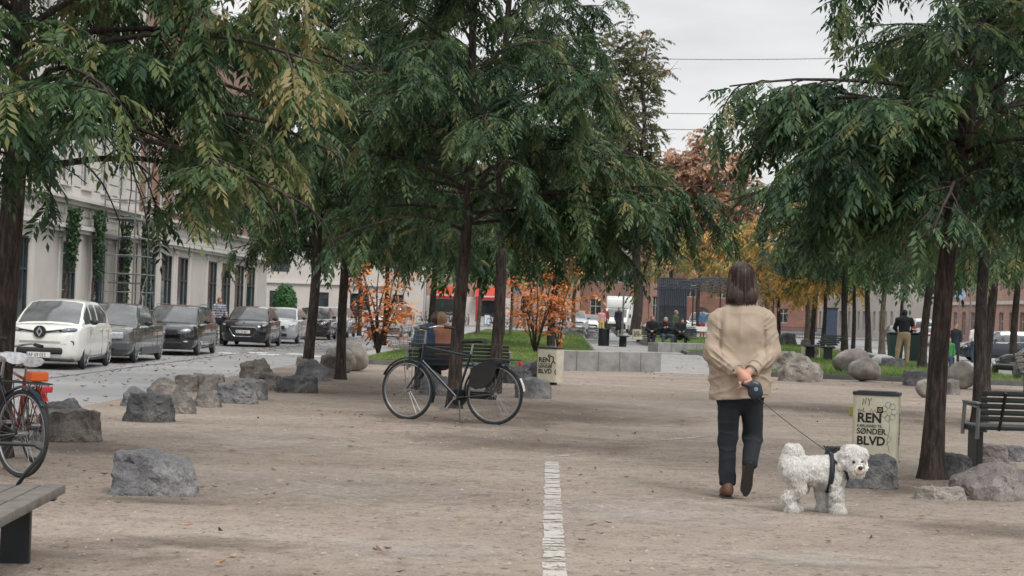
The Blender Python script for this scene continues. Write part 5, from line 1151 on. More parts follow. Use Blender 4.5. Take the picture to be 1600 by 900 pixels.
# scaffold tower, climbers
gq = SL(61.6, 14.6, RZ+.12); t = thing('scaffold_tower', 'silver scaffold tower standing against the pale shop front', 'scaffold', gq, SROT+R(90))
Wd, Dp, Hh = 3.2, 1.0, 5.2; mb = MB()
for x in (-Wd/2, Wd/2-1.2, Wd/2):
    for y in (-Dp/2, Dp/2): mb.tube([(x,y,.1),(x,y,Hh if x < Wd/2 else 4.0)], .026, 6)
mb.build('posts', M_alu, t); mb = MB()
for k in range(8):
    z = .5+.6*k
    for y in (-Dp/2, Dp/2): mb.tube([(-Wd/2,y,z),(Wd/2 if z < 4 else Wd/2-1.2,y,z)], .020, 6)
    for x in (-Wd/2, Wd/2-1.2): mb.tube([(x,-Dp/2,z),(x,Dp/2,z)], .018, 6)
mb.build('rails', M_alu, t); mb = MB(); mb.tube([(-Wd/2,-Dp/2,.5),(Wd/2-1.2,-Dp/2,2.3)], .018, 6).tube([(Wd/2-1.2,-Dp/2,2.3),(-Wd/2,-Dp/2,4.1)], .018, 6).tube([(Wd/2-1.2,-Dp/2,3.5),(Wd/2,-Dp/2,1.1)], .018, 6); mb.build('braces', M_alu, t)
for z in (2.0, 4.1): MB().box((-.6,0,z),(1.9,.7,.05)).build('platform', M_wood, t)
def creeper(label, s, l, z0, z1, w, n, seed):
    g = SL(s, l, RZ+.12); t = thing('climbing_plant', label, 'climbing plant', g, SROT+R(90), 'climbers on the shop fronts'); rg = np.random.default_rng(seed)
    mb = MB(); rr = random.Random(seed)
    for i in range(3): mb.tube([(rr.uniform(-.1,.1)+.1*math.sin(k*1.3+i), rr.uniform(-.03,.03), z1*k/9) for k in range(10)], .03, 5)
    mb.build('stem', BK_br, t)
    n = int(n*.7); z = z0+(z1-z0)*rg.random(n)**.6; c = np.stack([rg.normal(0,w*.5,n)*(.35+.65*(z-z0)/(z1-z0))*(1+.6*vnoise(np.stack([z*2.2,z*0,z*0],-1),seed))+.16*vnoise(np.stack([z*1.5,z*0,z*0],-1),seed+5), -.05-.25*rg.random(n), z], -1); a = rg.normal(size=(n,3)); a /= np.linalg.norm(a,axis=1,keepdims=True); b = np.cross(a, rg.normal(size=(n,3))); b /= np.linalg.norm(b,axis=1,keepdims=True); s_ = .060*(.5+rg.random(n))[:,None]
    V = np.stack([c-a*s_, c+b*s_*.7, c+a*s_, c-b*s_*.7], 1).reshape(-1,3); npmesh('foliage', V, np.arange(4*n).reshape(-1,4), LF['green'], t, tint=np.clip(np.repeat(.33+.15*rg.normal(size=n),4),0,1))
creeper('leafy climber on the first pier left of the dark doorway, near the white hatchback', 56.2, 15.25, 2.2, 4.2, .55, 900, 1); creeper('climber with bare brown stems beside the dark shop doorway', 59.4, 15.25, 1.9, 4.3, .6, 900, 2)
creeper('climber behind the scaffold tower, its tall first pier', 62.9, 15.2, 1.3, 4.3, .5, 700, 3); creeper('climber just right of the scaffold tower', 66.0, 15.2, .9, 4.2, .6, 900, 4)
# clipped green shrub at the far corner
g = SL(96.8, 14.7, RZ+.12); t = thing('columnar_bush', 'clipped green bush at the far corner of the brick building', 'bush', g); rg = np.random.default_rng(9); n = 2600
u = rg.normal(size=(n,3)); u /= np.linalg.norm(u,axis=1,keepdims=True); c = u*np.array([.62,.62,1.0])*(.75+.3*rg.random((n,1)))+np.array([0,0,1.5]); a = rg.normal(size=(n,3)); a /= np.linalg.norm(a,axis=1,keepdims=True); b = np.cross(a, u); s_ = .09
npmesh('foliage', np.stack([c-a*s_, c+b*s_*.6, c+a*s_, c-b*s_*.6],1).reshape(-1,3), np.arange(4*n).reshape(-1,4), leafmat('leaf_bright', [(0,(.03,.10,.03)),(1,(.08,.20,.06))], .2), t, tint=rg.random(4*n)); MB().tube([(0,0,0),(0,0,1.2)], .06, 8).build('stem', BK_dk, t)
# row across the crossroad, facing the camera
def row(name, label, x0, x1, Y, H, mat, floors, winw, gap, frame=M_wwhite, roof=M_roof, rh=3.0, z0=0, first=None, cat='building', arch=False):
    a = GX(x0, Y); b = GX(x1, Y); L = b.x-a.x; t = thing(name, label, cat, (a.x, Y, RZ+.12), 0); ops = []; x = gap*.6
    while x+winw < L-.3:
        for za, zb in floors: ops.append((x, x+winw, za, zb))
        x += winw+gap
    facade(t, 'wall', L, -.1, H, ops, mat, 0, .2, frame=frame); shell(t, L, H, 12, mat, -.1); MB().box((L/2,-.12,H+.1),(L,.45,.22)).build('eaves', M_cream3, t); hiproof(t, L, H+.22, 12, rh, roof, .1)
    mb = MB(); mb.box((L*.3,6,H+rh),(.8,.8,2.2)); ch = mb.build('chimney', M_brick, t); return t, L
t, L_ = row('corner_house', 'cream rendered house with small ground-floor windows across the side street', 400, 600, 166, 12, M_cream2, [(1.0,2.5),(4.2,5.9),(7.4,9.0)], 1.7, 1.9, frame=M_wframe)
MB().box((L_/2,-.1,3.3),(L_,.25,.22)).build('string_course', M_cream3, t)
t, L_ = row('shop_house', 'whitish house with narrow windows, left neighbour of the red awning shop', 601, 664, 176, 12, M_cream3, [(.4,2.6),(4.2,6.0),(7.4,9.0)], 1.1, 1.1)
t, L_ = row('awning_shop', 'brick shop with red awnings and white piers across the crossroad', 665, 796, 176, 12.5, M_brick2, [(4.6,6.4),(8.0,9.8)], 1.2, 1.4)
MB().box((L_/2,-.06,1.3),(L_,.12,2.6)).build('shop_front_wall', M_cream3, t)
M_aw = plain('awning_red', (.50,.065,.035), .7); M_awl = plain('awning_valance', (.40,.015,.025), .7)
for i, (a, b) in enumerate(((.6,3.3),(4.6,7.2))):
    mb = MB(); mb.add([(a,-.1,3.55),(b,-.1,3.55),(b,-1.5,2.75),(a,-1.5,2.75)], [(0,1,2,3)]); o = mb.build('awning', M_aw, t); MB().box(((a+b)/2,-1.51,2.68),(b-a,.03,.12)).build('awning_edge', M_cream3, o); MB().box(((a+b)/2,-1.5,2.5),(b-a,.03,.24)).build('valance', M_awl, o)
    MB().box(((a+b)/2,-.13,1.55),(b-a-.3,.05,1.5)).build('shop_window', M_win, t)
g = GX(742, 172, RZ+.12); t = thing('beach_flag', 'tall narrow red banner beside the central trunk', 'banner', g); MB().tube([(0,0,0),(0,0,2.9)], .02, 6).build('pole', M_alu, t); MB().box((.20,0,1.5),(.36,.02,2.4)).build('cloth', M_awl, t)
g = GX(761, 170, RZ+.12); t = thing('sandwich_board', 'pale pavement sign with dark frame beside the red awning shop', 'pavement sign', g); MB().box((0,0,.55),(.60,.06,1.05), Matrix.Rotation(R(-10),3,'X')).build('frame', M_black, t); MB().box((0,-.045,.52),(.50,.02,.85), Matrix.Rotation(R(-10),3,'X')).build('sign_face', plain('sign_pale', (.42,.50,.55), .6), t)
row('brick_house', 'pinkish brick house with tall windows behind the orange shrubs', 797, 905, 180, 14, M_brick2, [(.8,2.9),(4.6,6.7),(8.2,10.2)], 1.2, 1.5)
row('brick_house', 'red brick house towering behind the white box van', 906, 1012, 184, 13, M_brick, [(.8,2.9),(4.6,6.7),(8.2,10.2)], 1.1, 1.6)
row('brick_house', 'pale brick wing with paired windows beside the slatted shed', 1013, 1048, 190, 13.5, M_brick2, [(.8,3.4),(4.6,7.2),(8.4,10.6)], .6, .6)
t, L_ = row('brick_hall', 'dark red brick hall with arched doorway under the lattice pavilion', 1049, 1180, 205, 12.0, M_brick3, [(3.6,5.6),(8.2,10.2)], 1.3, 2.2, rh=3.5)
mb = MB(); pts = [(-.85,0),(.85,0)]+[(.85*math.cos(a), 1.7+.85*math.sin(a)) for a in [math.pi*k/10 for k in range(11)]]; mb.prism(pts, -.12, -.02, lambda v: Vector((L_*.36+v.x, v.z, v.y))); mb.build('arched_door', M_win, t)
row('far_house', 'distant brick house at the end of the street past the dark kiosk pillar', 1200, 1330, 260, 9, M_brick3, [(1,3),(5,7)], 1.3, 2.4)
row('far_house', 'distant whitish house behind the thin trunks', 1331, 1440, 250, 7.0, M_cream2, [(1,2.8),(4.4,6)], 1.2, 2.0)
# right side row along the far street
o = SL(162, -32, RZ+.12); t = thing('street_house', 'pinkish brick row building along the street behind the dark blue estate car', 'building', o, math.atan2(-U_.y, -U_.x))
ops = [(x, x+1.3, z, z+1.9) for x in np.arange(1.5, 60, 3.2) for z in (.7, 4.2, 7.6)]; facade(t, 'wall', 62, -.1, 12, ops, M_brick2, 0, .2, frame=M_wwhite); shell(t, 62, 12, 11, M_brick2, -.1); hiproof(t, 62, 12.1, 11, 3, M_roof, .1)
MB().box((31,-.06,3.3),(62,.14,.25)).build('string_course', M_cream3, t)
o = SL(222, -30, RZ+.12); t = thing('street_house', 'grey-white building along the street beyond the pinkish brick row', 'building', o, math.atan2(-U_.y, -U_.x))
ops = [(x, x+1.3, z, z+1.9) for x in np.arange(1.5, 50, 3.2) for z in (.7, 4.2)]; facade(t, 'wall', 52, -.1, 9, ops, M_cream2, 0, .2, frame=M_wwhite); shell(t, 52, 9, 11, M_cream2, -.1); hiproof(t, 52, 9.1, 11, 3, M_roof, .1)
# dark slatted shed and lattice pavilion
g = GX(1048, 128); t = thing('slatted_shed', 'tall dark slatted shed beside the lattice pavilion', 'shed', (g.x, g.y, 0)); M_sh = plain('shed_dark', (.030,.036,.048), .7, vary=.2); M_sh2 = plain('shed_slat', (.10,.115,.14), .6, vary=.2)
MB().box((0,0,1.95),(1.9,2.2,3.9)).build('body', M_sh, t); mb = MB()
for i in range(15): mb.box((-.9+i*.128,-1.13,2.9),(.05,.05,1.8)); 
mb.build('slats', M_sh2, t)
g = GX(1118, 126); t = thing('lattice_pavilion', 'low dome-shaped wire lattice pavilion on slim posts', 'pavilion', (g.x, g.y, 0)); mb = MB(); Rr = 4.3
for k in range(9): a = k*2*math.pi/9; MB().tube([(Rr*.9*math.cos(a),Rr*.9*math.sin(a),-.1),(Rr*.9*math.cos(a),Rr*.9*math.sin(a),3.1)], .05, 6).build('post', M_steel, t)
for k in range(36):
    a = k*math.pi/18; mb.tube([(Rr*math.cos(a)*(1-q), Rr*math.sin(a)*(1-q), 3.1+.95*math.sin(q*math.pi/2)) for q in (0,.25,.5,.75,1)], .022, 4); mb.tube([(Rr*math.cos(a+q*1.1)*(1-q), Rr*math.sin(a+q*1.1)*(1-q), 3.12+.95*math.sin(q*math.pi/2)) for q in (0,.2,.4,.6,.8)], .022, 4)
for q in (0,.15,.3,.45,.6): mb.ring((0,0,3.1+.95*math.sin(q*math.pi/2)), (0,0,1), Rr*(1-q), .025, 30, 4)
mb.build('roof', M_sh, t)
g = GX(1296, 112); t = thing('kiosk_pillar', 'dark blue square pillar kiosk among the thin trunks', 'kiosk', (g.x, g.y, 0)); MB().box((0,0,1.05),(.75,.75,2.1),None,.03).build('body', plain('kiosk_blue', (.03,.05,.085), .5), t); MB().box((0,0,2.13),(.85,.85,.06)).build('roof', M_black, t)
# low dark fence on the far lawn
a = GX(1205, 128); b = GX(1300, 128); t = thing('low_fence', 'low blue-grey fence beneath the golden trees', 'fence', (a.x, a.y, 0)); L_ = b.x-a.x; mb = MB()
for k in range(40): mb.box((L_*k/39,0,.45),(.03,.02,.8))
mb.box((L_/2,0,.82),(L_,.04,.05)).box((L_/2,0,.15),(L_,.04,.05)); mb.build('pickets', plain('fence_blue', (.05,.065,.085), .6), t)
# barrier board beside the seated people
g = GX(1089, 84); t = thing('barrier_board', 'white and blue barrier board between seated people and walking man', 'barrier', (g.x, g.y, 0)); MB().box((0,0,.80),(1.05,.04,.22)).build('board', M_plate, t); MB().box((-.30,-.025,.80),(.40,.01,.17)).build('blue_panel', plain('panel_blue', (.03,.09,.15), .5), t)
mb = MB()
for k in range(4): mb.ring((-.45+.1*k,-.033,.80),(0,1,0),.035,.010,10,4)
mb.build('figures', M_plate, t)
for x in (-.45,.45): MB().box((x,.03,.35),(.05,.05,.7)).build('leg', M_alu, t)
# poles, lamp and signs
def pole(label, x, Y, H, r=.05, sign=None, name='street_pole'):
    g = GX(x, Y, RZ+.12); t = thing(name, label, 'pole', g); MB().tube([(0,0,0),(0,0,H)], r, 8).build('post', M_alu, t)
    if sign == 'round': MB().disc((0,-.06,H-.35),(0,1,0),.32,.03,20).build('sign_face', plain('sign_blue', (.25,.33,.42), .5), t)
    if sign == 'rect': MB().box((0,-.06,H-.4),(.6,.04,.8),None,.02).build('sign_face', plain('sign_grey', (.5,.53,.55), .5), t)
    if sign == 'lamp':
        mb = MB(); mb.tube([(0,0,H),(0,-.3,H+.25),(0,-1.0,H+.35)], .035, 6); mb.build('arm', M_alu, t); MB().sph((0,-1.2,H+.32),(.12,.3,.07)).build('lamp_head', M_alu, t)
pole('grey street pole behind the woman in the white jacket', 1514, 100, 4.5); pole('pole with round pale blue sign above the woman in dark coat', 1497, 102, 3.6, .04, 'round'); pole('pole with grey rectangular sign above the man in khaki trousers', 1410, 118, 4.0, .04, 'rect')
pole('slim white pole before the cream corner house', 661, 150, 4.5, .035); pole('slim grey pole before the red awnings', 712, 150, 4.0, .035); pole('slim pole with round white sign in front of the brick house', 806, 130, 3.2, .03, 'round'); pole('dark street lamp between the white box van and the lawn bench', 972, 100, 4.5, .05, 'lamp', 'street_lamp')
# overhead wires
for i, (ya, yb) in enumerate(((74, 82), (160, 166), (186, 190))):
    a, b = PD(600, ya-8, 70), PD(1420, yb+6, 70); mb = MB(); mb.tube([a.lerp(b, k/16)-Vector((0,0,.35*math.sin(math.pi*k/16))) for k in range(17)], .011, 4)
    o = mb.build('overhead_wire', M_steel); tag(o, ['uppermost thin wire crossing the open sky', 'middle thin wire crossing the open sky', 'lowest thin wire crossing the open sky'][i], 'wire', 'overhead wires')
# ------------------------------------------------------------ people
M_skin = plain('skin', (.46,.24,.17), .55, vary=.08, scale=10)
def cloth(name, col, rough=.9, vary=.08): return plain('cloth_'+name, col, rough, 0, vary, 5, .25, 180)
# --- the walking man (seen from behind, facing +y)
mp_ = PD(1160, 778, 14.3); man = thing('person', 'long-haired person in beige jacket and dark jeans walking away, hands behind the back', 'person', (mp_.x-.022, 14.3, 0), 0); man.rotation_euler = (0, R(-1.3), 0)
arm = [(-.178,.0,1.375), (-.222,-.015,1.13), (-.035,-.215,.985)], [(.182,.0,1.378), (.228,-.015,1.14), (.035,-.215,.985)]
B = [('e',(0,.015,1.695),(.078,.096,.112)), ('c',(0,.0,1.66),(0,.0,1.50),.058,.062), ('c',(0,.105,1.675),(0,.118,1.66),.014,.012), ('c',(0,.07,1.625),(0,.085,1.60),.04,.03), ('e',(-.080,.01,1.69),(.012,.02,.03)), ('e',(.080,.01,1.69),(.012,.02,.03)),
     ('c',(0,0,1.42),(0,0,.92),.10,.11,(1.2,.6,1)), ('c',(-.13,0,1.375),(.13,0,1.375),.05,.05),
     ('c',(-.10,0,.88),(-.10,.01,.46),.075,.05), ('c',(-.10,.01,.46),(-.10,0,.07),.045,.032), ('c',(.09,0,.88),(.11,.09,.47),.075,.05), ('c',(.11,.09,.47),(.06,-.10,.27),.045,.032)]
for a in arm: B += [('c',a[0],a[1],.045,.038), ('c',a[1],a[2],.036,.027)]
# left hand clasped over the right one: palms, four curled fingers each, thumbs
B += [('c',(-.035,-.215,.985),(.012,-.245,.935),.030,.034,(1,.8,1)), ('c',(.035,-.215,.985),(-.010,-.222,.925),.028,.033,(1,.8,1))]
sdf_obj('body', B, M_skin, man, h=.0085, k=.018)
for i in range(4):      # upper hand: knuckles across, fingers folding down round the other hand
    x = .030-.019*i; z = .925-.012*i; ln = (.9,1,.95,.8)[i]
    mbh = [('c',(x+.012,-.262,z+.012),(x-.006,-.276,z-.014*ln),.0105,.0098), ('c',(x-.006,-.276,z-.014*ln),(x-.020,-.262,z-.034*ln),.0096,.0085), ('c',(x-.020,-.262,z-.034*ln),(x-.024,-.240,z-.042*ln),.0085,.0075)]
    sdf_obj('finger', mbh, M_skin, man, h=.0035, k=.006, pad=.015)
sdf_obj('thumb', [('c',(.030,-.250,.955),(.042,-.268,.925),.012,.0105), ('c',(.042,-.268,.925),(.034,-.278,.900),.0105,.0085)], M_skin, man, h=.0035, k=.006, pad=.015)
for i in range(4):      # lower hand round the leash grip
    x = -.040+.017*i; z = .888-.006*i
    sdf_obj('finger', [('c',(x,-.246,z+.020),(x+.004,-.268,z+.004),.0102,.0095), ('c',(x+.004,-.268,z+.004),(x+.012,-.262,z-.018),.0095,.0085), ('c',(x+.012,-.262,z-.018),(x+.016,-.240,z-.022),.0085,.0075)], M_skin, man, h=.0035, k=.006, pad=.015)
M_jac = cloth('beige', (.36,.287,.218), .85, .07); M_jean = cloth('denim', (.010,.013,.018), .9, .25); 
def hairmat(name, c1, c2):
    m, nt, b = _nodes(name); L = nt.links.new; tc = N(nt, 'ShaderNodeTexCoord').outputs['Object']; mp = N(nt, 'ShaderNodeMapping'); mp.inputs['Scale'].default_value = (90, 90, 5); L(tc, mp.inputs[0]); no = N(nt, 'ShaderNodeTexNoise', Scale=1.0, Detail=4.0); L(mp.outputs[0], no.inputs['Vector'])
    L(ramp(nt, no.outputs['Fac'], [(.35, c1), (.65, c2)]), b.inputs['Base Color']); b.inputs['Roughness'].default_value = .5; bp = N(nt, 'ShaderNodeBump', Strength=.6, Distance=.01); L(no.outputs['Fac'], bp.inputs['Height']); L(bp.outputs[0], b.inputs['Normal']); return m
M_hair = hairmat('hair_brown', (.010,.006,.005), (.055,.027,.018))
def ridge(P, dirv, freq, seed, amp, width=3.0):
    q = (P*np.array(dirv)).sum(-1)*freq+1.4*vnoise(P*5.0, seed); return amp*np.abs(np.sin(q))**width
def crease(P, sc_, seed, amp, pw=4): return amp*(1-np.abs(vnoise(P*np.array(sc_), seed)))**pw
T_ = [('c',(0,.005,.93),(0,.005,1.30),.205,.225,(1,.60,1)), ('c',(-.010,0,.86),(-.01,0,1.0),.222,.205,(1,.64,1)), ('c',(-.120,.0,1.385),(.120,.0,1.39),.082,.084,(1,1.05,1)), ('c',(0,0,1.43),(0,.0,1.545),.125,.072), ('e',(0,-.03,1.30),(.19,.12,.14))]
Sl = [('c',arm[0][0],arm[0][1],.072,.062), ('c',arm[0][1],(-.075,-.180,1.010),.062,.050), ('c',arm[1][0],arm[1][1],.072,.062), ('c',arm[1][1],(.075,-.180,1.010),.062,.050)]
def jd(P):
    x, y, z = P[...,0], P[...,1], P[...,2]; d = .0045*vnoise(P*np.array([9,9,5]), 3)+.004*vnoise(P*np.array([26,26,14]), 5)
    lo = np.clip((1.25-z)/.3, .0, 1); el = np.exp(-((np.abs(x)-.20)**2/.010+(z-1.10)**2/.020)); tor = (np.abs(x) < .17)
    Q = P.copy(); Q[...,2] = Q[...,2]+.35*np.abs(Q[...,0])
    d -= (.35+.65*lo)*crease(Q, (4.0,4.0,11), 21, .012)+crease(P, (11,11,3.2), 25, .007)*np.clip((z-1.1)/.2, 0, 1)
    Q2 = P.copy(); Q2[...,2] = Q2[...,2]-.8*np.abs(Q2[...,0]); d -= (el+.35*(1-tor))*crease(Q2, (8,8,24), 31, .018, 3); d -= lo*crease(P, (14,14,7), 35, .005)
    d += .012*np.exp(-((np.abs(x)-.165-.03*(1.3-z))**2)/.00012)*np.clip((1.38-z)/.06, 0, 1)*np.clip((z-1.02)/.05, 0, 1)
    d -= .004*(z < .80); return d
def jc(P): return np.maximum(.775+.012*P[...,0]/.2-P[...,2], P[...,2]-1.585)
sdf_obj('jacket', T_+Sl, M_jac, man, h=.0075, k=.020, disp=jd, cut=jc)
sdf_obj('collar', [('c',(-.045,-.005,1.555),(.045,-.005,1.555),.058,.058,(1,1.05,1))], cloth('brown_collar', (.16,.075,.045)), man, h=.007, k=.02, cut=lambda P: np.maximum(1.535-P[...,2], P[...,2]-1.592))
mb = MB(); mb.tube([(-.215,-.025,.792),(-.12,-.128,.783),(0,-.145,.786),(.12,-.132,.79),(.205,-.03,.798)], .006, 6); mb.build('hem', M_jac, man, smooth=5)
for s_ in (-1,1):
    a = Vector(arm[0 if s_ < 0 else 1][1]); b = Vector((s_*.075,-.180,1.010)); d = (b-a).normalized(); mb = MB(); mb.ring(b+d*.028, d, .050, .007, 22, 6); mb.ring(b-d*.035, d, .0545, .004, 22, 6); mb.build('cuff', M_jac, man, smooth=5)
    MB().disc(b+Vector((s_*.01,-.056,-.012)), (0,1,0), .007, .006, 10).build('cuff_button', M_black, man)
    MB().box((s_*.17,-.085,.835),(.10,.012,.05),Matrix.Rotation(s_*R(32),3,'Z'),.004).build('pocket_flap', M_jac, man)
MB().tube([(-.19,-.088,1.315),(-.1,-.128,1.30),(0,-.142,1.295),(.1,-.128,1.30),(.19,-.088,1.315)], .0035, 5).build('yoke_seam', M_jac, man)
Lg = [('c',(0,0,.86),(0,0,.84),.165,.165,(1,.68,1)), ('c',(-.085,0,.84),(-.096,.008,.46),.096,.068), ('c',(-.096,.008,.46),(-.098,-.005,.13),.067,.056), ('c',(.085,0,.84),(.108,.085,.47),.096,.070), ('c',(.108,.085,.47),(.066,-.085,.285),.067,.056)]
def jdis(P):
    z = P[...,2]; d = .004*vnoise(P*np.array([14,14,9]), 8); low = np.exp(-((z-.17)**2)/.012)+np.exp(-((z-.46)**2)/.006)*.7+np.exp(-((z-.79)**2)/.004)*.6; return d-crease(P, (9,9,15), 41, .011, 3)*(.35+low)
sdf_obj('jeans', Lg, M_jean, man, h=.0085, k=.03, disp=jdis, cut=lambda P: np.maximum(P[...,2]-.93, np.where(P[...,0] < 0, .105-P[...,2], .245-P[...,2]+.5*(P[...,1]+.08))))
M_shoe = plain('shoe_brown', (.095,.042,.024), .6, vary=.25, scale=20); M_sole = plain('shoe_sole', (.022,.018,.016), .85, vary=.25, scale=30)
s1 = sdf_obj('shoe', [('c',(-.098,-.045,.062),(-.10,.13,.048),.044,.042), ('c',(-.098,-.035,.10),(-.098,-.01,.12),.043,.045)], M_shoe, man, h=.008, k=.03, cut=lambda P: .022-P[...,2])
MB().box((-.099,.045,.013),(.084,.25,.020),None,.01).build('sole', M_sole, s1, smooth=.6)
# trailing foot on its toe, sole towards the viewer
Mx = Matrix.Translation((.058,-.170,.292)) @ Matrix.Rotation(R(6),4,'Y') @ Matrix.Rotation(R(-76),4,'X')
s2 = sdf_obj('shoe', [('c',(0,.055,.062),(0,.225,.048),.045,.041), ('c',(0,.050,.09),(0,.035,.125),.043,.048)], M_shoe, man, h=.008, k=.03, cut=lambda P: .022-P[...,2])
s2.matrix_local = Mx @ Matrix.Diagonal((1,1,1,1)); mb = MB(); sp = []
for k in range(20):
    a = 2*math.pi*k/20; y = .135+.138*math.sin(a); w_ = .047*math.cos(a)*(1.0-.22*math.exp(-((y-.11)/.05)**2)); sp.append((w_, y))
mb.prism(sp, .0, .024); so_ = mb.build('sole', M_sole, s2); 
# hair
Hr = [('e',(0,.005,1.712),(.092,.108,.108)), ('c',(0,-.010,1.70),(0,-.050,1.565),.100,.104,(1.04,.62,1)), ('c',(-.072,.0,1.66),(-.098,-.02,1.555),.045,.035), ('c',(.072,.0,1.66),(.100,-.025,1.545),.045,.035)]
def hd_(P): return .006*vnoise(P*np.array([34,34,3.0]), 1)+.004*vnoise(P*np.array([80,80,5.0]), 2)
sdf_obj('hair', Hr, M_hair, man, h=.006, k=.03, disp=hd_, cut=lambda P: np.maximum(1.515+.02*np.sin(P[...,0]*60)-P[...,2], (P[...,1]-.06)-(P[...,2]-1.70)*.8))
rg = np.random.default_rng(12); n = 1500; a = rg.uniform(-.3, math.pi+.3, n); th = rg.uniform(0, 1, n)
u_ = np.linspace(0, 1, 9); cx = np.cos(a)[:,None]; sy = -np.sin(a)[:,None]; sway = rg.normal(0,.006,(n,1)); rr_ = (1+.05*rg.normal(size=n))[:,None]
ang = np.clip(u_/.45, 0, 1)*math.pi/2; rad_ = np.sin(ang)[None]*.098*rr_+th[:,None]*.0; fall = np.clip((u_-.45)/.55, 0, 1)[None]
X = cx*rad_*(1+.10*fall)+sway*fall; Y = .0+sy*(rad_*1.05)-.012*fall+.01; Z = 1.722+np.cos(ang)[None]*.100-fall*(.205+.020*rg.normal(size=n))[:,None]
P_ = np.stack([X, Y, Z+0*X], -1); wv = np.stack([-np.sin(a), -np.cos(a), 0*a], -1)[:,None]*(.0022*(1-.5*u_))[None,:,None]
V = np.stack([P_-wv, P_+wv], 2).reshape(-1,3); F = np.array([(2*i, 2*i+1, 2*i+3, 2*i+2) for i in range(8)]); F = (F[None]+np.arange(n)[:,None,None]*18).reshape(-1,4)
hm_ = [o for o in man.children if o.name.startswith('hair')][0]; npmesh('hair_strands', V, F, leafmat('hair_strand', [(0, (.010,.006,.005)), (.6, (.035,.019,.014)), (1, (.085,.05,.036))], .05), hm_, tint=np.repeat(rg.random(n)**1.5, 18))
# ---- generic smaller figures. facing -y; joints in metres
def figure(label, loc, rz, pose, top, trou, hair=(.05,.03,.02), shoes=(.02,.02,.02), scale=1.0, h=.018, hairlen=.0, extra=None, face=0, group=None, hood=False, coat=0, skirt=None):
    t = thing('person', label, 'person', loc, rz, group); t.scale = (scale,)*3; J = dict(pelvis=(0,0,.92), chest=(0,0,1.36), neck=(0,0,1.47), head=(0,-.015,1.60), ls=(.17,0,1.40), rs=(-.17,0,1.40), le=(.23,.02,1.13), re=(-.23,.02,1.13), lh=(.22,-.06,.90), rh=(-.22,-.06,.90), lhip=(.09,0,.90), rhip=(-.09,0,.90), lk=(.10,-.01,.49), rk=(-.10,-.01,.49), la=(.10,.02,.09), ra=(-.10,.02,.09))
    J.update(pose); c = lambda a, b, r1, r2, *s: ('c', J[a], J[b], r1, r2, *s)
    hx = np.array(J['head']); nz = hx+np.array([math.sin(face)*.095, -math.cos(face)*.095, -.01])
    Bd = [('e', J['head'], (.076,.092,.112)), c('neck','head',.052,.05), ('c', tuple(nz), tuple(nz+np.array([0,0,-.015])), .014, .014), c('chest','pelvis',.10,.10,(1,.6,1)), c('ls','le',.04,.034), c('le','lh',.033,.026), c('rs','re',.04,.034), c('re','rh',.033,.026), c('lhip','lk',.06,.045), c('lk','la',.045,.035), c('rhip','rk',.06,.045), c('rk','ra',.045,.035), ('e', J['lh'], (.035,.04,.045)), ('e', J['rh'], (.035,.04,.045))]
    sdf_obj('body', Bd, M_skin, t, h=h*.75, k=.02)
    Tp = [c('chest','pelvis',.165,.15,(1,.68,1)), c('ls','rs',.075,.075), c('ls','le',.07,.058), c('le','lh',.056,.042), c('rs','re',.07,.058), c('re','rh',.056,.042), ('c', J['chest'], J['neck'], .12, .06)]
    if coat: p = np.array(J['pelvis']); Tp.append(('c', tuple(p), tuple(p-np.array([0,0,coat])), .17, .19, (1,.75,1)))
    tm = top if not isinstance(top, tuple) else cloth('%d_%d_%d' % tuple(int(v*400) for v in top), top)
    lh_, rh_ = np.array(J['lh']), np.array(J['rh'])
    sdf_obj('jacket', Tp, tm, t, h=h, k=.035, disp=lambda P: .006*vnoise(P*9, 1)+.004*vnoise(P*22, 2), cut=lambda P: np.maximum(.055-np.linalg.norm(P-lh_, axis=-1), .055-np.linalg.norm(P-rh_, axis=-1)))
    km = trou if not isinstance(trou, tuple) else cloth('t%d_%d_%d' % tuple(int(v*400) for v in trou), trou)
    sdf_obj('trousers', [('c', J['pelvis'], tuple(np.array(J['pelvis'])-np.array([0,0,.04])), .155, .15, (1,.72,1)), c('lhip','lk',.095,.07), c('lk','la',.068,.055), c('rhip','rk',.095,.07), c('rk','ra',.068,.055)], km, t, h=h, k=.03, disp=lambda P: .005*vnoise(P*12, 4))
    sm = plain('shoe_%d_%d_%d' % tuple(int(v*400) for v in shoes), shoes, .6)
    for q in ('la','ra'): 
        a = np.array(J[q]); sdf_obj('shoe', [('c', tuple(a+np.array([0,.03,-.04])), tuple(a+np.array([0,-.15,-.05])), .045, .038), ('c', tuple(a+np.array([0,0,.0])), tuple(a+np.array([0,.01,-.03])), .05, .05)], sm, t, h=h, k=.03)
    hm = hairmat('hair_%d' % int(hair[0]*1000), tuple(v*.5 for v in hair), hair); hh = tuple(hx+np.array([-math.sin(face)*.015, math.cos(face)*.015, .022]))
    P_ = [('e', hh, (.088,.102,.108))]
    if hairlen: P_.append(('c', tuple(hx+np.array([0,.03,0])), tuple(hx+np.array([0,.045,-hairlen])), .085, .06, (1,.7,1)))
    fx, fy = math.sin(face), -math.cos(face)
    sdf_obj('hair' if not hood else 'hood', P_, hm if not hood else tm, t, h=h*.75, k=.03, disp=lambda P: .004*vnoise(P*30, 3), cut=(lambda P: ((P[...,0]-hx[0])*fx+(P[...,1]-hx[1])*fy)-.035-.9*np.clip(P[...,2]-hx[2]-.02, 0, 1)) if not hood else None)
    if h < .016:
        for s_ in (-1,1): MB().sph((hx[0]+fx*.078+s_*.032*abs(fy), hx[1]+fy*.078+s_*.032*fx, hx[2]+.01), .010, 8, 6).build('eye', M_black, t)
    if extra: extra(t)
    return t
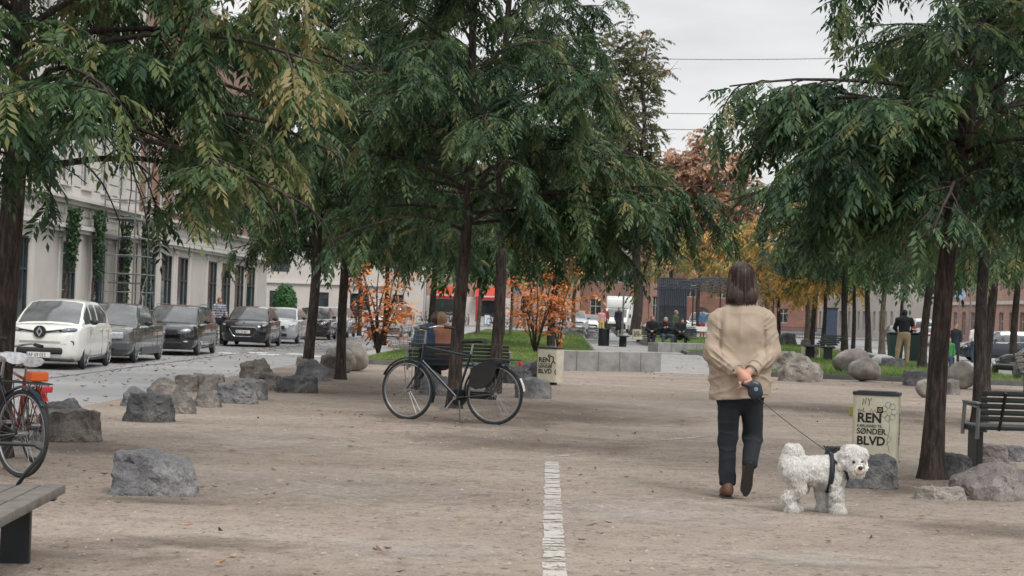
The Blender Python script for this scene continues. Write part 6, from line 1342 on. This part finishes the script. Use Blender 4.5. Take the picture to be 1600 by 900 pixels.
def sit(dy=0, **k):
    p = dict(pelvis=(0,.06,.52), chest=(0,.02,.96), neck=(0,.0,1.07), head=(0,-.02,1.20), ls=(.17,.02,1.0), rs=(-.17,.02,1.0), le=(.23,.0,.76), re=(-.23,.0,.76), lh=(.08,-.20,.68), rh=(-.08,-.20,.68), lhip=(.09,.04,.50), rhip=(-.09,.04,.50), lk=(.12,-.40,.50), rk=(-.12,-.40,.50), la=(.12,-.42,.09), ra=(-.12,-.42,.09)); p.update(k); return p
# couple on the dark bench, seen from behind (facing away): seats face +y
g = GX(667, 31.0); figure('person in blue top seated on the slatted bench, leaning towards the neighbour', (g.x, 31.15, .0), R(182), sit(head=(-.10,-.02,1.18), neck=(-.06,0,1.06)), (.05,.085,.14), (.03,.04,.06), (.10,.065,.045), h=.018, group=None)
g = GX(690, 31.0); figure('person with fair hair and brown-pink jacket seated on the slatted bench', (g.x, 31.12, .0), R(176), sit(head=(.05,-.02,1.19)), (.36,.16,.11), (.05,.05,.06), (.36,.22,.13), h=.018, hairlen=.10)
# three on the far bench
g = GX(1018, 76.8); figure('woman in black coat seated with crossed ankles at the end of the far bench', (g.x, 76.8, .02), R(-6), sit(lh=(.02,-.22,.66), rh=(-.02,-.24,.66), la=(.02,-.50,.09), ra=(-.10,-.46,.09)), (.012,.013,.016), (.015,.016,.02), (.22,.09,.05), shoes=(.5,.5,.48), face=R(50), h=.02)
g = GX(1038, 76.8); figure('grey-haired person in jeans seated in the middle of the far bench', (g.x, 76.7, .02), R(4), sit(head=(0,-.10,1.15), lk=(.26,-.42,.50), la=(.22,-.40,.09), lh=(.05,-.26,.86), rh=(-.05,-.26,.84)), (.018,.02,.024), (.05,.075,.10), (.35,.32,.28), h=.02)
g = GX(1062, 76.8); figure('dark-haired person with legs crossed at the other end of the far bench', (g.x, 76.8, .02), R(12), sit(head=(.05,-.06,1.12), rk=(-.02,-.42,.62), ra=(.20,-.55,.42), lk=(.10,-.42,.50)), (.02,.024,.028), (.022,.025,.03), (.02,.015,.012), h=.02)
g = GX(1056, 79.5); figure('person in green top standing just behind the far bench', (g.x, 80, .0), R(60), {}, (.07,.085,.06), (.03,.03,.035), (.28,.2,.12), h=.022, scale=.93)
# walkers near the far lawn
g = GX(939, 108); figure('child in pink and yellow clothes walking across the far lawn path', (g.x, 108, .0), R(10), dict(lk=(.10,-.12,.50), la=(.10,-.05,.1)), (.55,.30,.32), (.42,.33,.08), (.2,.12,.08), h=.026, scale=.92)
g = GX(944, 112); figure('adult in dark red top with tall hat right behind the child in pink', (g.x, 112, .0), R(0), {}, (.22,.05,.04), (.03,.035,.05), (.03,.02,.02), h=.026)
g = GX(966, 110); figure('person in black coat and hat pushing a dark pram near the white box van', (g.x, 110, .0), R(5), {}, (.015,.015,.02), (.015,.015,.02), (.012,.012,.012), h=.026, coat=.35)
g = GX(1097, 118); figure('person in bright blue jacket and red trousers near the barrier board', (g.x, 118, .0), R(20), {}, (.05,.14,.24), (.28,.04,.03), (.03,.02,.02), h=.026)
# woman with bicycle at the kerb
M_knit = None
def knit():
    m, nt, b = _nodes('knit_pattern'); L = nt.links.new; tc = N(nt, 'ShaderNodeTexCoord').outputs['Object']; w_ = N(nt, 'ShaderNodeTexWave', Scale=3.6, Distortion=5.0, Detail=2.0); w_.bands_direction = 'Z'; w_.inputs['Detail Scale'].default_value = 6; L(tc, w_.inputs['Vector'])
    L(ramp(nt, w_.outputs['Fac'], [(.35, (.04,.05,.08)), (.5, (.42,.42,.46))]), b.inputs['Base Color']); b.inputs['Roughness'].default_value = .95; return m
g = SL(60.5, 11.95, RZ); g = GX(341, 70, RZ); figure('woman in a blue-grey patterned sweater pushing a bicycle past the shop front', (g.x, g.y, RZ), R(25), dict(lh=(.20,-.34,1.0), rh=(-.24,-.30,1.0), le=(.24,-.04,1.12), re=(-.25,-.04,1.12)), knit(), (.02,.022,.028), (.22,.10,.06), h=.018, hairlen=.06, face=R(30), scale=1.02)
g = GX(349, 69.2, RZ); bike('dark bicycle pushed by the woman in the patterned sweater', (g.x, g.y+.3, RZ), R(-80), .98, (.04,.045,.05), group=None, simple=True)
g = GX(553, 108, RZ); figure('person in dark clothes standing between the slim trunks by the parked cars', (g.x, g.y, RZ), R(40), {}, (.02,.02,.024), (.02,.02,.022), (.03,.02,.02), h=.024, scale=1.03)
# man at the bins, back to us, bending forward
def stripe(t): MB().box((-.26,-.02,1.12),(.10,.12,.07),None,.02).build('red_armband', plain('band_red', (.55,.05,.05), .6), t); MB().box((-.265,-.02,1.075),(.10,.12,.03),None,.01).build('white_armband', M_plate, t)
g = GX(1411, 58.5, 0); figure('man in black hooded jacket and khaki trousers bending over the green bins', (g.x, g.y, 0.0), R(172), dict(head=(0,-.14,1.50), neck=(0,-.06,1.40), chest=(0,-.03,1.28), ls=(.18,-.03,1.33), rs=(-.18,-.03,1.33), le=(.25,-.12,1.10), re=(-.27,-.10,1.10), lh=(.18,-.38,1.0), rh=(-.20,-.36,.98), lk=(.16,.02,.47), la=(.20,.06,.09), rk=(-.10,-.03,.48), ra=(-.10,.0,.09)), (.012,.014,.018), (.33,.24,.16), (.02,.02,.02), h=.018, scale=1.12, hood=True, extra=stripe)
g = GX(1403, 56, 0); t = sdf_obj('white_sack', [('e',(0,0,.16),(.36,.22,.19)), ('e',(.18,0,.18),(.2,.18,.15))], plain('sack_white', (.52,.52,.53), .7, vary=.15), None, h=.02, k=.06, disp=lambda P: .02*vnoise(P*9,1)); t.location = (GX(1379, 57).x, 57, .05); tag(t, 'white tied sack on the grass beside the pinkish boulder', 'sack')
g = GX(1493, 80, 0); figure('woman in long dark coat half hidden by the thick leaning trunk', (g.x, 80, RZ), R(-30), {}, (.014,.02,.028), (.02,.02,.025), (.32,.15,.07), h=.02, coat=.35, face=R(-30), scale=1.0)
g = GX(1522, 84, 0); figure('woman in white jacket and jeans in front of the dark blue estate car', (g.x, 84, RZ), R(190), dict(lk=(.10,-.08,.49), la=(.10,.10,.1)), (.60,.57,.52), (.03,.05,.075), (.10,.05,.035), h=.02)
g = GX(1481, 48, 0); t = figure('small child in green and blue clothes peeping past the thick leaning trunk', (g.x, 48, .0), R(0), {}, (.05,.20,.06), (.05,.08,.14), (.25,.15,.08), h=.02, scale=.62)
# ------------------------------------------------------------ dog. local x to the head end, y away from the viewer
dp = PD(1280, 801, 13.45); dog = thing('dog', 'fluffy white dog in a dark harness standing side-on and looking back', 'dog', (dp.x, 13.45, 0), 0)
M_fur = plain('fur_white', (.74,.72,.68), .95, vary=.06, scale=14); M_furtan = plain('fur_tan', (.52,.43,.36), .95, vary=.12, scale=14)
def Zp(y): return (802-y)/216
def Xp(x): return (x-1280)/216
fr_, bk = -.055, .055      # near and far side
D_ = [('c',(-.165,0,.315),(.06,0,.30),.098,.098), ('e',(.075,0,.29),(.105,.095,.115)), ('e',(-.185,0,.32),(.10,.095,.105)),
      ('c',(.10,-.01,.345),(.185,-.045,.395),.075,.066), ('e',(.206,-.060,.402),(.095,.090,.095)), ('e',(.225,-.088,.432),(.088,.072,.066)),
      ('c',(.225,-.125,.362),(.240,-.172,.345),.050,.038), ('e',(.238,-.160,.322),(.040,.032,.026)),
      ('c',(-.23,0,.38),(-.215,.0,.44),.040,.045), ('c',(-.215,0,.44),(-.175,-.01,.445),.048,.040), ('e',(-.235,0,.355),(.055,.06,.06))]
for y, f, hx_ in ((fr_, .115, -.225), (bk, .03, -.185)):     # front and hind legs, near and far
    D_ += [('c',(f-.02,y,.26),(f-.005,y,.14),.052,.040), ('c',(f-.005,y,.14),(f+.005,y,.045),.040,.034), ('c',(f+.005,y,.035),(f+.035,y-.005,.024),.034,.027)]
    D_ += [('c',(hx_+.03,y,.30),(hx_+.055,y,.185),.078,.050), ('c',(hx_+.055,y,.185),(hx_-.010,y,.115),.046,.034), ('c',(hx_-.010,y,.115),(hx_+.012,y,.035),.034,.032), ('c',(hx_+.012,y,.033),(hx_+.045,y-.005,.023),.032,.026)]
def fd(P): return .009*vnoise(P*np.array([26,26,26]), 1)+.006*vnoise(P*55, 2)
prims = D_
body = sdf_obj('body', D_, M_fur, dog, h=.0075, k=.028, disp=fd, cut=lambda P: .0-P[...,2])
# curly coat: short bent tufts rooted on the body surface
me = body.data; nv = len(me.vertices); co = np.empty(nv*3, np.float32); me.vertices.foreach_get('co', co); co = co.reshape(-1,3); no_ = np.empty(nv*3, np.float32); me.vertices.foreach_get('normal', no_); no_ = no_.reshape(-1,3)
rg = np.random.default_rng(4); pick = rg.integers(0, nv, 70000); p0_ = co[pick]; n0 = no_[pick]; nose_ = np.array([.243,-.205,.35]); ok = np.linalg.norm(p0_-nose_, axis=1) > .032; ey = (np.linalg.norm(p0_-np.array([.203,-.160,.392]), axis=1) > .026) & (np.linalg.norm(p0_-np.array([.266,-.160,.396]), axis=1) > .026); p0_, n0 = p0_[ok & ey], n0[ok & ey]; n = len(p0_)
tw = np.cross(n0, rg.normal(size=(n,3))); tw /= np.maximum(np.linalg.norm(tw,axis=1,keepdims=True),1e-6); ln = (.008+.012*rg.random(n))[:,None]; sd_ = np.cross(n0, tw); w_ = .0016
dn_ = np.array([0,0,-.5]); pts = [p0_-n0*.003, p0_+n0*ln*.6+tw*ln*.35, p0_+n0*ln*.7+(tw*.9+dn_)*ln]
V = np.stack([pts[0]-sd_*w_, pts[0]+sd_*w_, pts[1]-sd_*w_, pts[1]+sd_*w_, pts[2], pts[2]+sd_*.0005], 1).reshape(-1,3); F = np.concatenate([np.array([[0,1,3,2]]), np.array([[2,3,5,4]])]); F = (F[None]+np.arange(n)[:,None,None]*6).reshape(-1,4)
npmesh('fur', V, F, leafmat('fur_tuft', [(0, (.64,.61,.56)), (.5, (.78,.76,.72)), (1, (.86,.85,.82))], .15), body, tint=np.repeat(np.clip(.5+.25*vnoise(p0_*20,1)+.2*rg.normal(size=n),0,1), 6))
sdf_obj('muzzle_patch', [('e',(.243,-.200,.332),(.036,.022,.026)), ('e',(.218,-.176,.366),(.022,.016,.014)), ('e',(.268,-.172,.366),(.018,.016,.013))], M_furtan, dog, h=.005, k=.015, disp=lambda P: .003*vnoise(P*70,1))
MB().sph((.245,-.226,.356), (.018,.013,.014), 12, 8).build('nose', M_black, dog, smooth=5)
for x in (.206, .266): MB().sph((x,-.168,.392), .011, 10, 8).build('eye', M_black, dog, smooth=5)
for (a, b) in (((.150,-.085,.420),(.128,-.10,.350)), ((.288,-.055,.42),(.300,-.075,.35))): sdf_obj('ear', [('c',a,b,.026,.032,(1,.7,1))], M_fur if b[0] > .2 else plain('ear_fur', (.68,.60,.52), .95), dog, h=.006, k=.01, disp=lambda P: .005*vnoise(P*60,2))
M_har = plain('harness', (.008,.012,.020), .7)
def loop(pl, ax_c, name, r=.011):      # strap: points just outside the coat
    mb = MB(); mb.tube(pl, r, 6, flat=.5); return mb.build(name, M_har, dog, smooth=5)
loop([(.062+.010*math.cos(a), .122*math.sin(a), .295+.138*math.cos(a)) for a in [2*math.pi*k/28 for k in range(29)]], 0, 'girth_strap', .019)
loop([(.070,-.07,.405),(.11,-.098,.37),(.155,-.108,.325),(.185,-.080,.285),(.195,-.03,.262),(.19,.03,.27),(.15,.09,.33),(.09,.08,.40)], 0, 'chest_strap', .016)
MB().ring((.068,0,.432),(0,1,0),.012,.003,12,5).build('leash_ring', M_chrome, dog)
# leash: handle in the man's hand, cord to the harness
hw_ = man.location+Vector((.036,-.285,.862)); t = thing('dog_leash', 'retractable dog leash with dark round handle held behind the beige jacket', 'leash', hw_)
lp = [('c',(.02,0,-.02),(.025,0,-.028),.058,.055,(1,.42,1.1)), ('c',(-.02,0,.02),(-.075,.0,.035),.016,.015), ('c',(.0,0,.04),(.03,0,.03),.022,.02,(1,.6,1))]
sdf_obj('handle', lp, plain('leash_dark', (.012,.018,.028), .35, vary=.1), t, h=.005, k=.02); MB().disc((.022,-.029,.0),(0,1,0),.016,.004,16).build('handle_badge', plain('badge_blue', (.12,.22,.30), .4), t)
e = dog.location+Vector((.066,0,.436))-hw_; st_ = Vector((.045,-.01,-.07)); mb = MB(); mb.tube([st_.lerp(e, k/14)-Vector((0,0,.012*math.sin(math.pi*k/14))) for k in range(15)], .0042, 5, flat=.6); mb.tube([e-Vector((.05,0,-.055)), e], .006, 6); mb.build('cord', M_har, t)
# ------------------------------------------------------------ sky and light
w = bpy.data.worlds.new('World'); sc.world = w; w.use_nodes = True; nt = w.node_tree; L = nt.links.new; bg = nt.nodes['Background']
sky = N(nt, 'ShaderNodeTexSky', sky_type='NISHITA'); sky.sun_disc = False; sky.sun_elevation = R(48); sky.sun_rotation = R(150); sky.dust_density = 3; sky.air_density = 1.0
hs = N(nt, 'ShaderNodeHueSaturation'); hs.inputs['Saturation'].default_value = .10; L(sky.outputs[0], hs.inputs['Color'])
tc = N(nt, 'ShaderNodeTexCoord'); mp = N(nt, 'ShaderNodeMapping'); mp.inputs['Scale'].default_value = (1, 1, 4.5); L(tc.outputs['Generated'], mp.inputs[0])
no = N(nt, 'ShaderNodeTexNoise', Scale=3.6, Detail=5.0, Roughness=.5); L(mp.outputs[0], no.inputs['Vector'])
cl = ramp(nt, no.outputs['Fac'], [(.32, (5.3,5.38,5.55)), (.5, (6.9,6.92,7.0)), (.68, (8.1,8.1,8.1))])
mx = N(nt, 'ShaderNodeMix', data_type='RGBA'); mx.inputs[0].default_value = .88; L(hs.outputs[0], mx.inputs[6]); L(cl, mx.inputs[7])
sx = N(nt, 'ShaderNodeSeparateXYZ'); L(tc.outputs['Generated'], sx.inputs[0])
gr = ramp(nt, sx.outputs['Z'], [(0, (.92,.92,.92)), (.25, (1.0,1.0,1.0)), (.95, (2.0,2.0,2.0))])
m2 = N(nt, 'ShaderNodeMix', data_type='RGBA', blend_type='MULTIPLY'); m2.inputs[0].default_value = 1; L(mx.outputs[2], m2.inputs[6]); L(gr, m2.inputs[7])
L(m2.outputs[2], bg.inputs['Color']); bg.inputs['Strength'].default_value = .115
sd = bpy.data.lights.new('sun', 'SUN'); sd.energy = 1.5; sd.angle = R(18); sd.color = (1, .97, .93); so = bpy.data.objects.new('sun', sd); COL.objects.link(so)
sdir = Vector((math.sin(R(150))*math.cos(R(48)), math.cos(R(150))*math.cos(R(48)), math.sin(R(48))))
so.rotation_euler = sdir.to_track_quat('Z', 'Y').to_euler()
vs = sc.view_settings; vs.view_transform = 'Standard'; vs.look = 'None'; vs.gamma = 1; vs.exposure = .22; vs.use_curve_mapping = False
cy = sc.cycles; cy.max_bounces = 6; cy.diffuse_bounces = 3; cy.glossy_bounces = 3; cy.transparent_max_bounces = 8; cy.transmission_bounces = 3; cy.use_denoising = True; cy.caustics_reflective = False; cy.caustics_refractive = False
cy.use_adaptive_sampling = True; cy.adaptive_threshold = .015
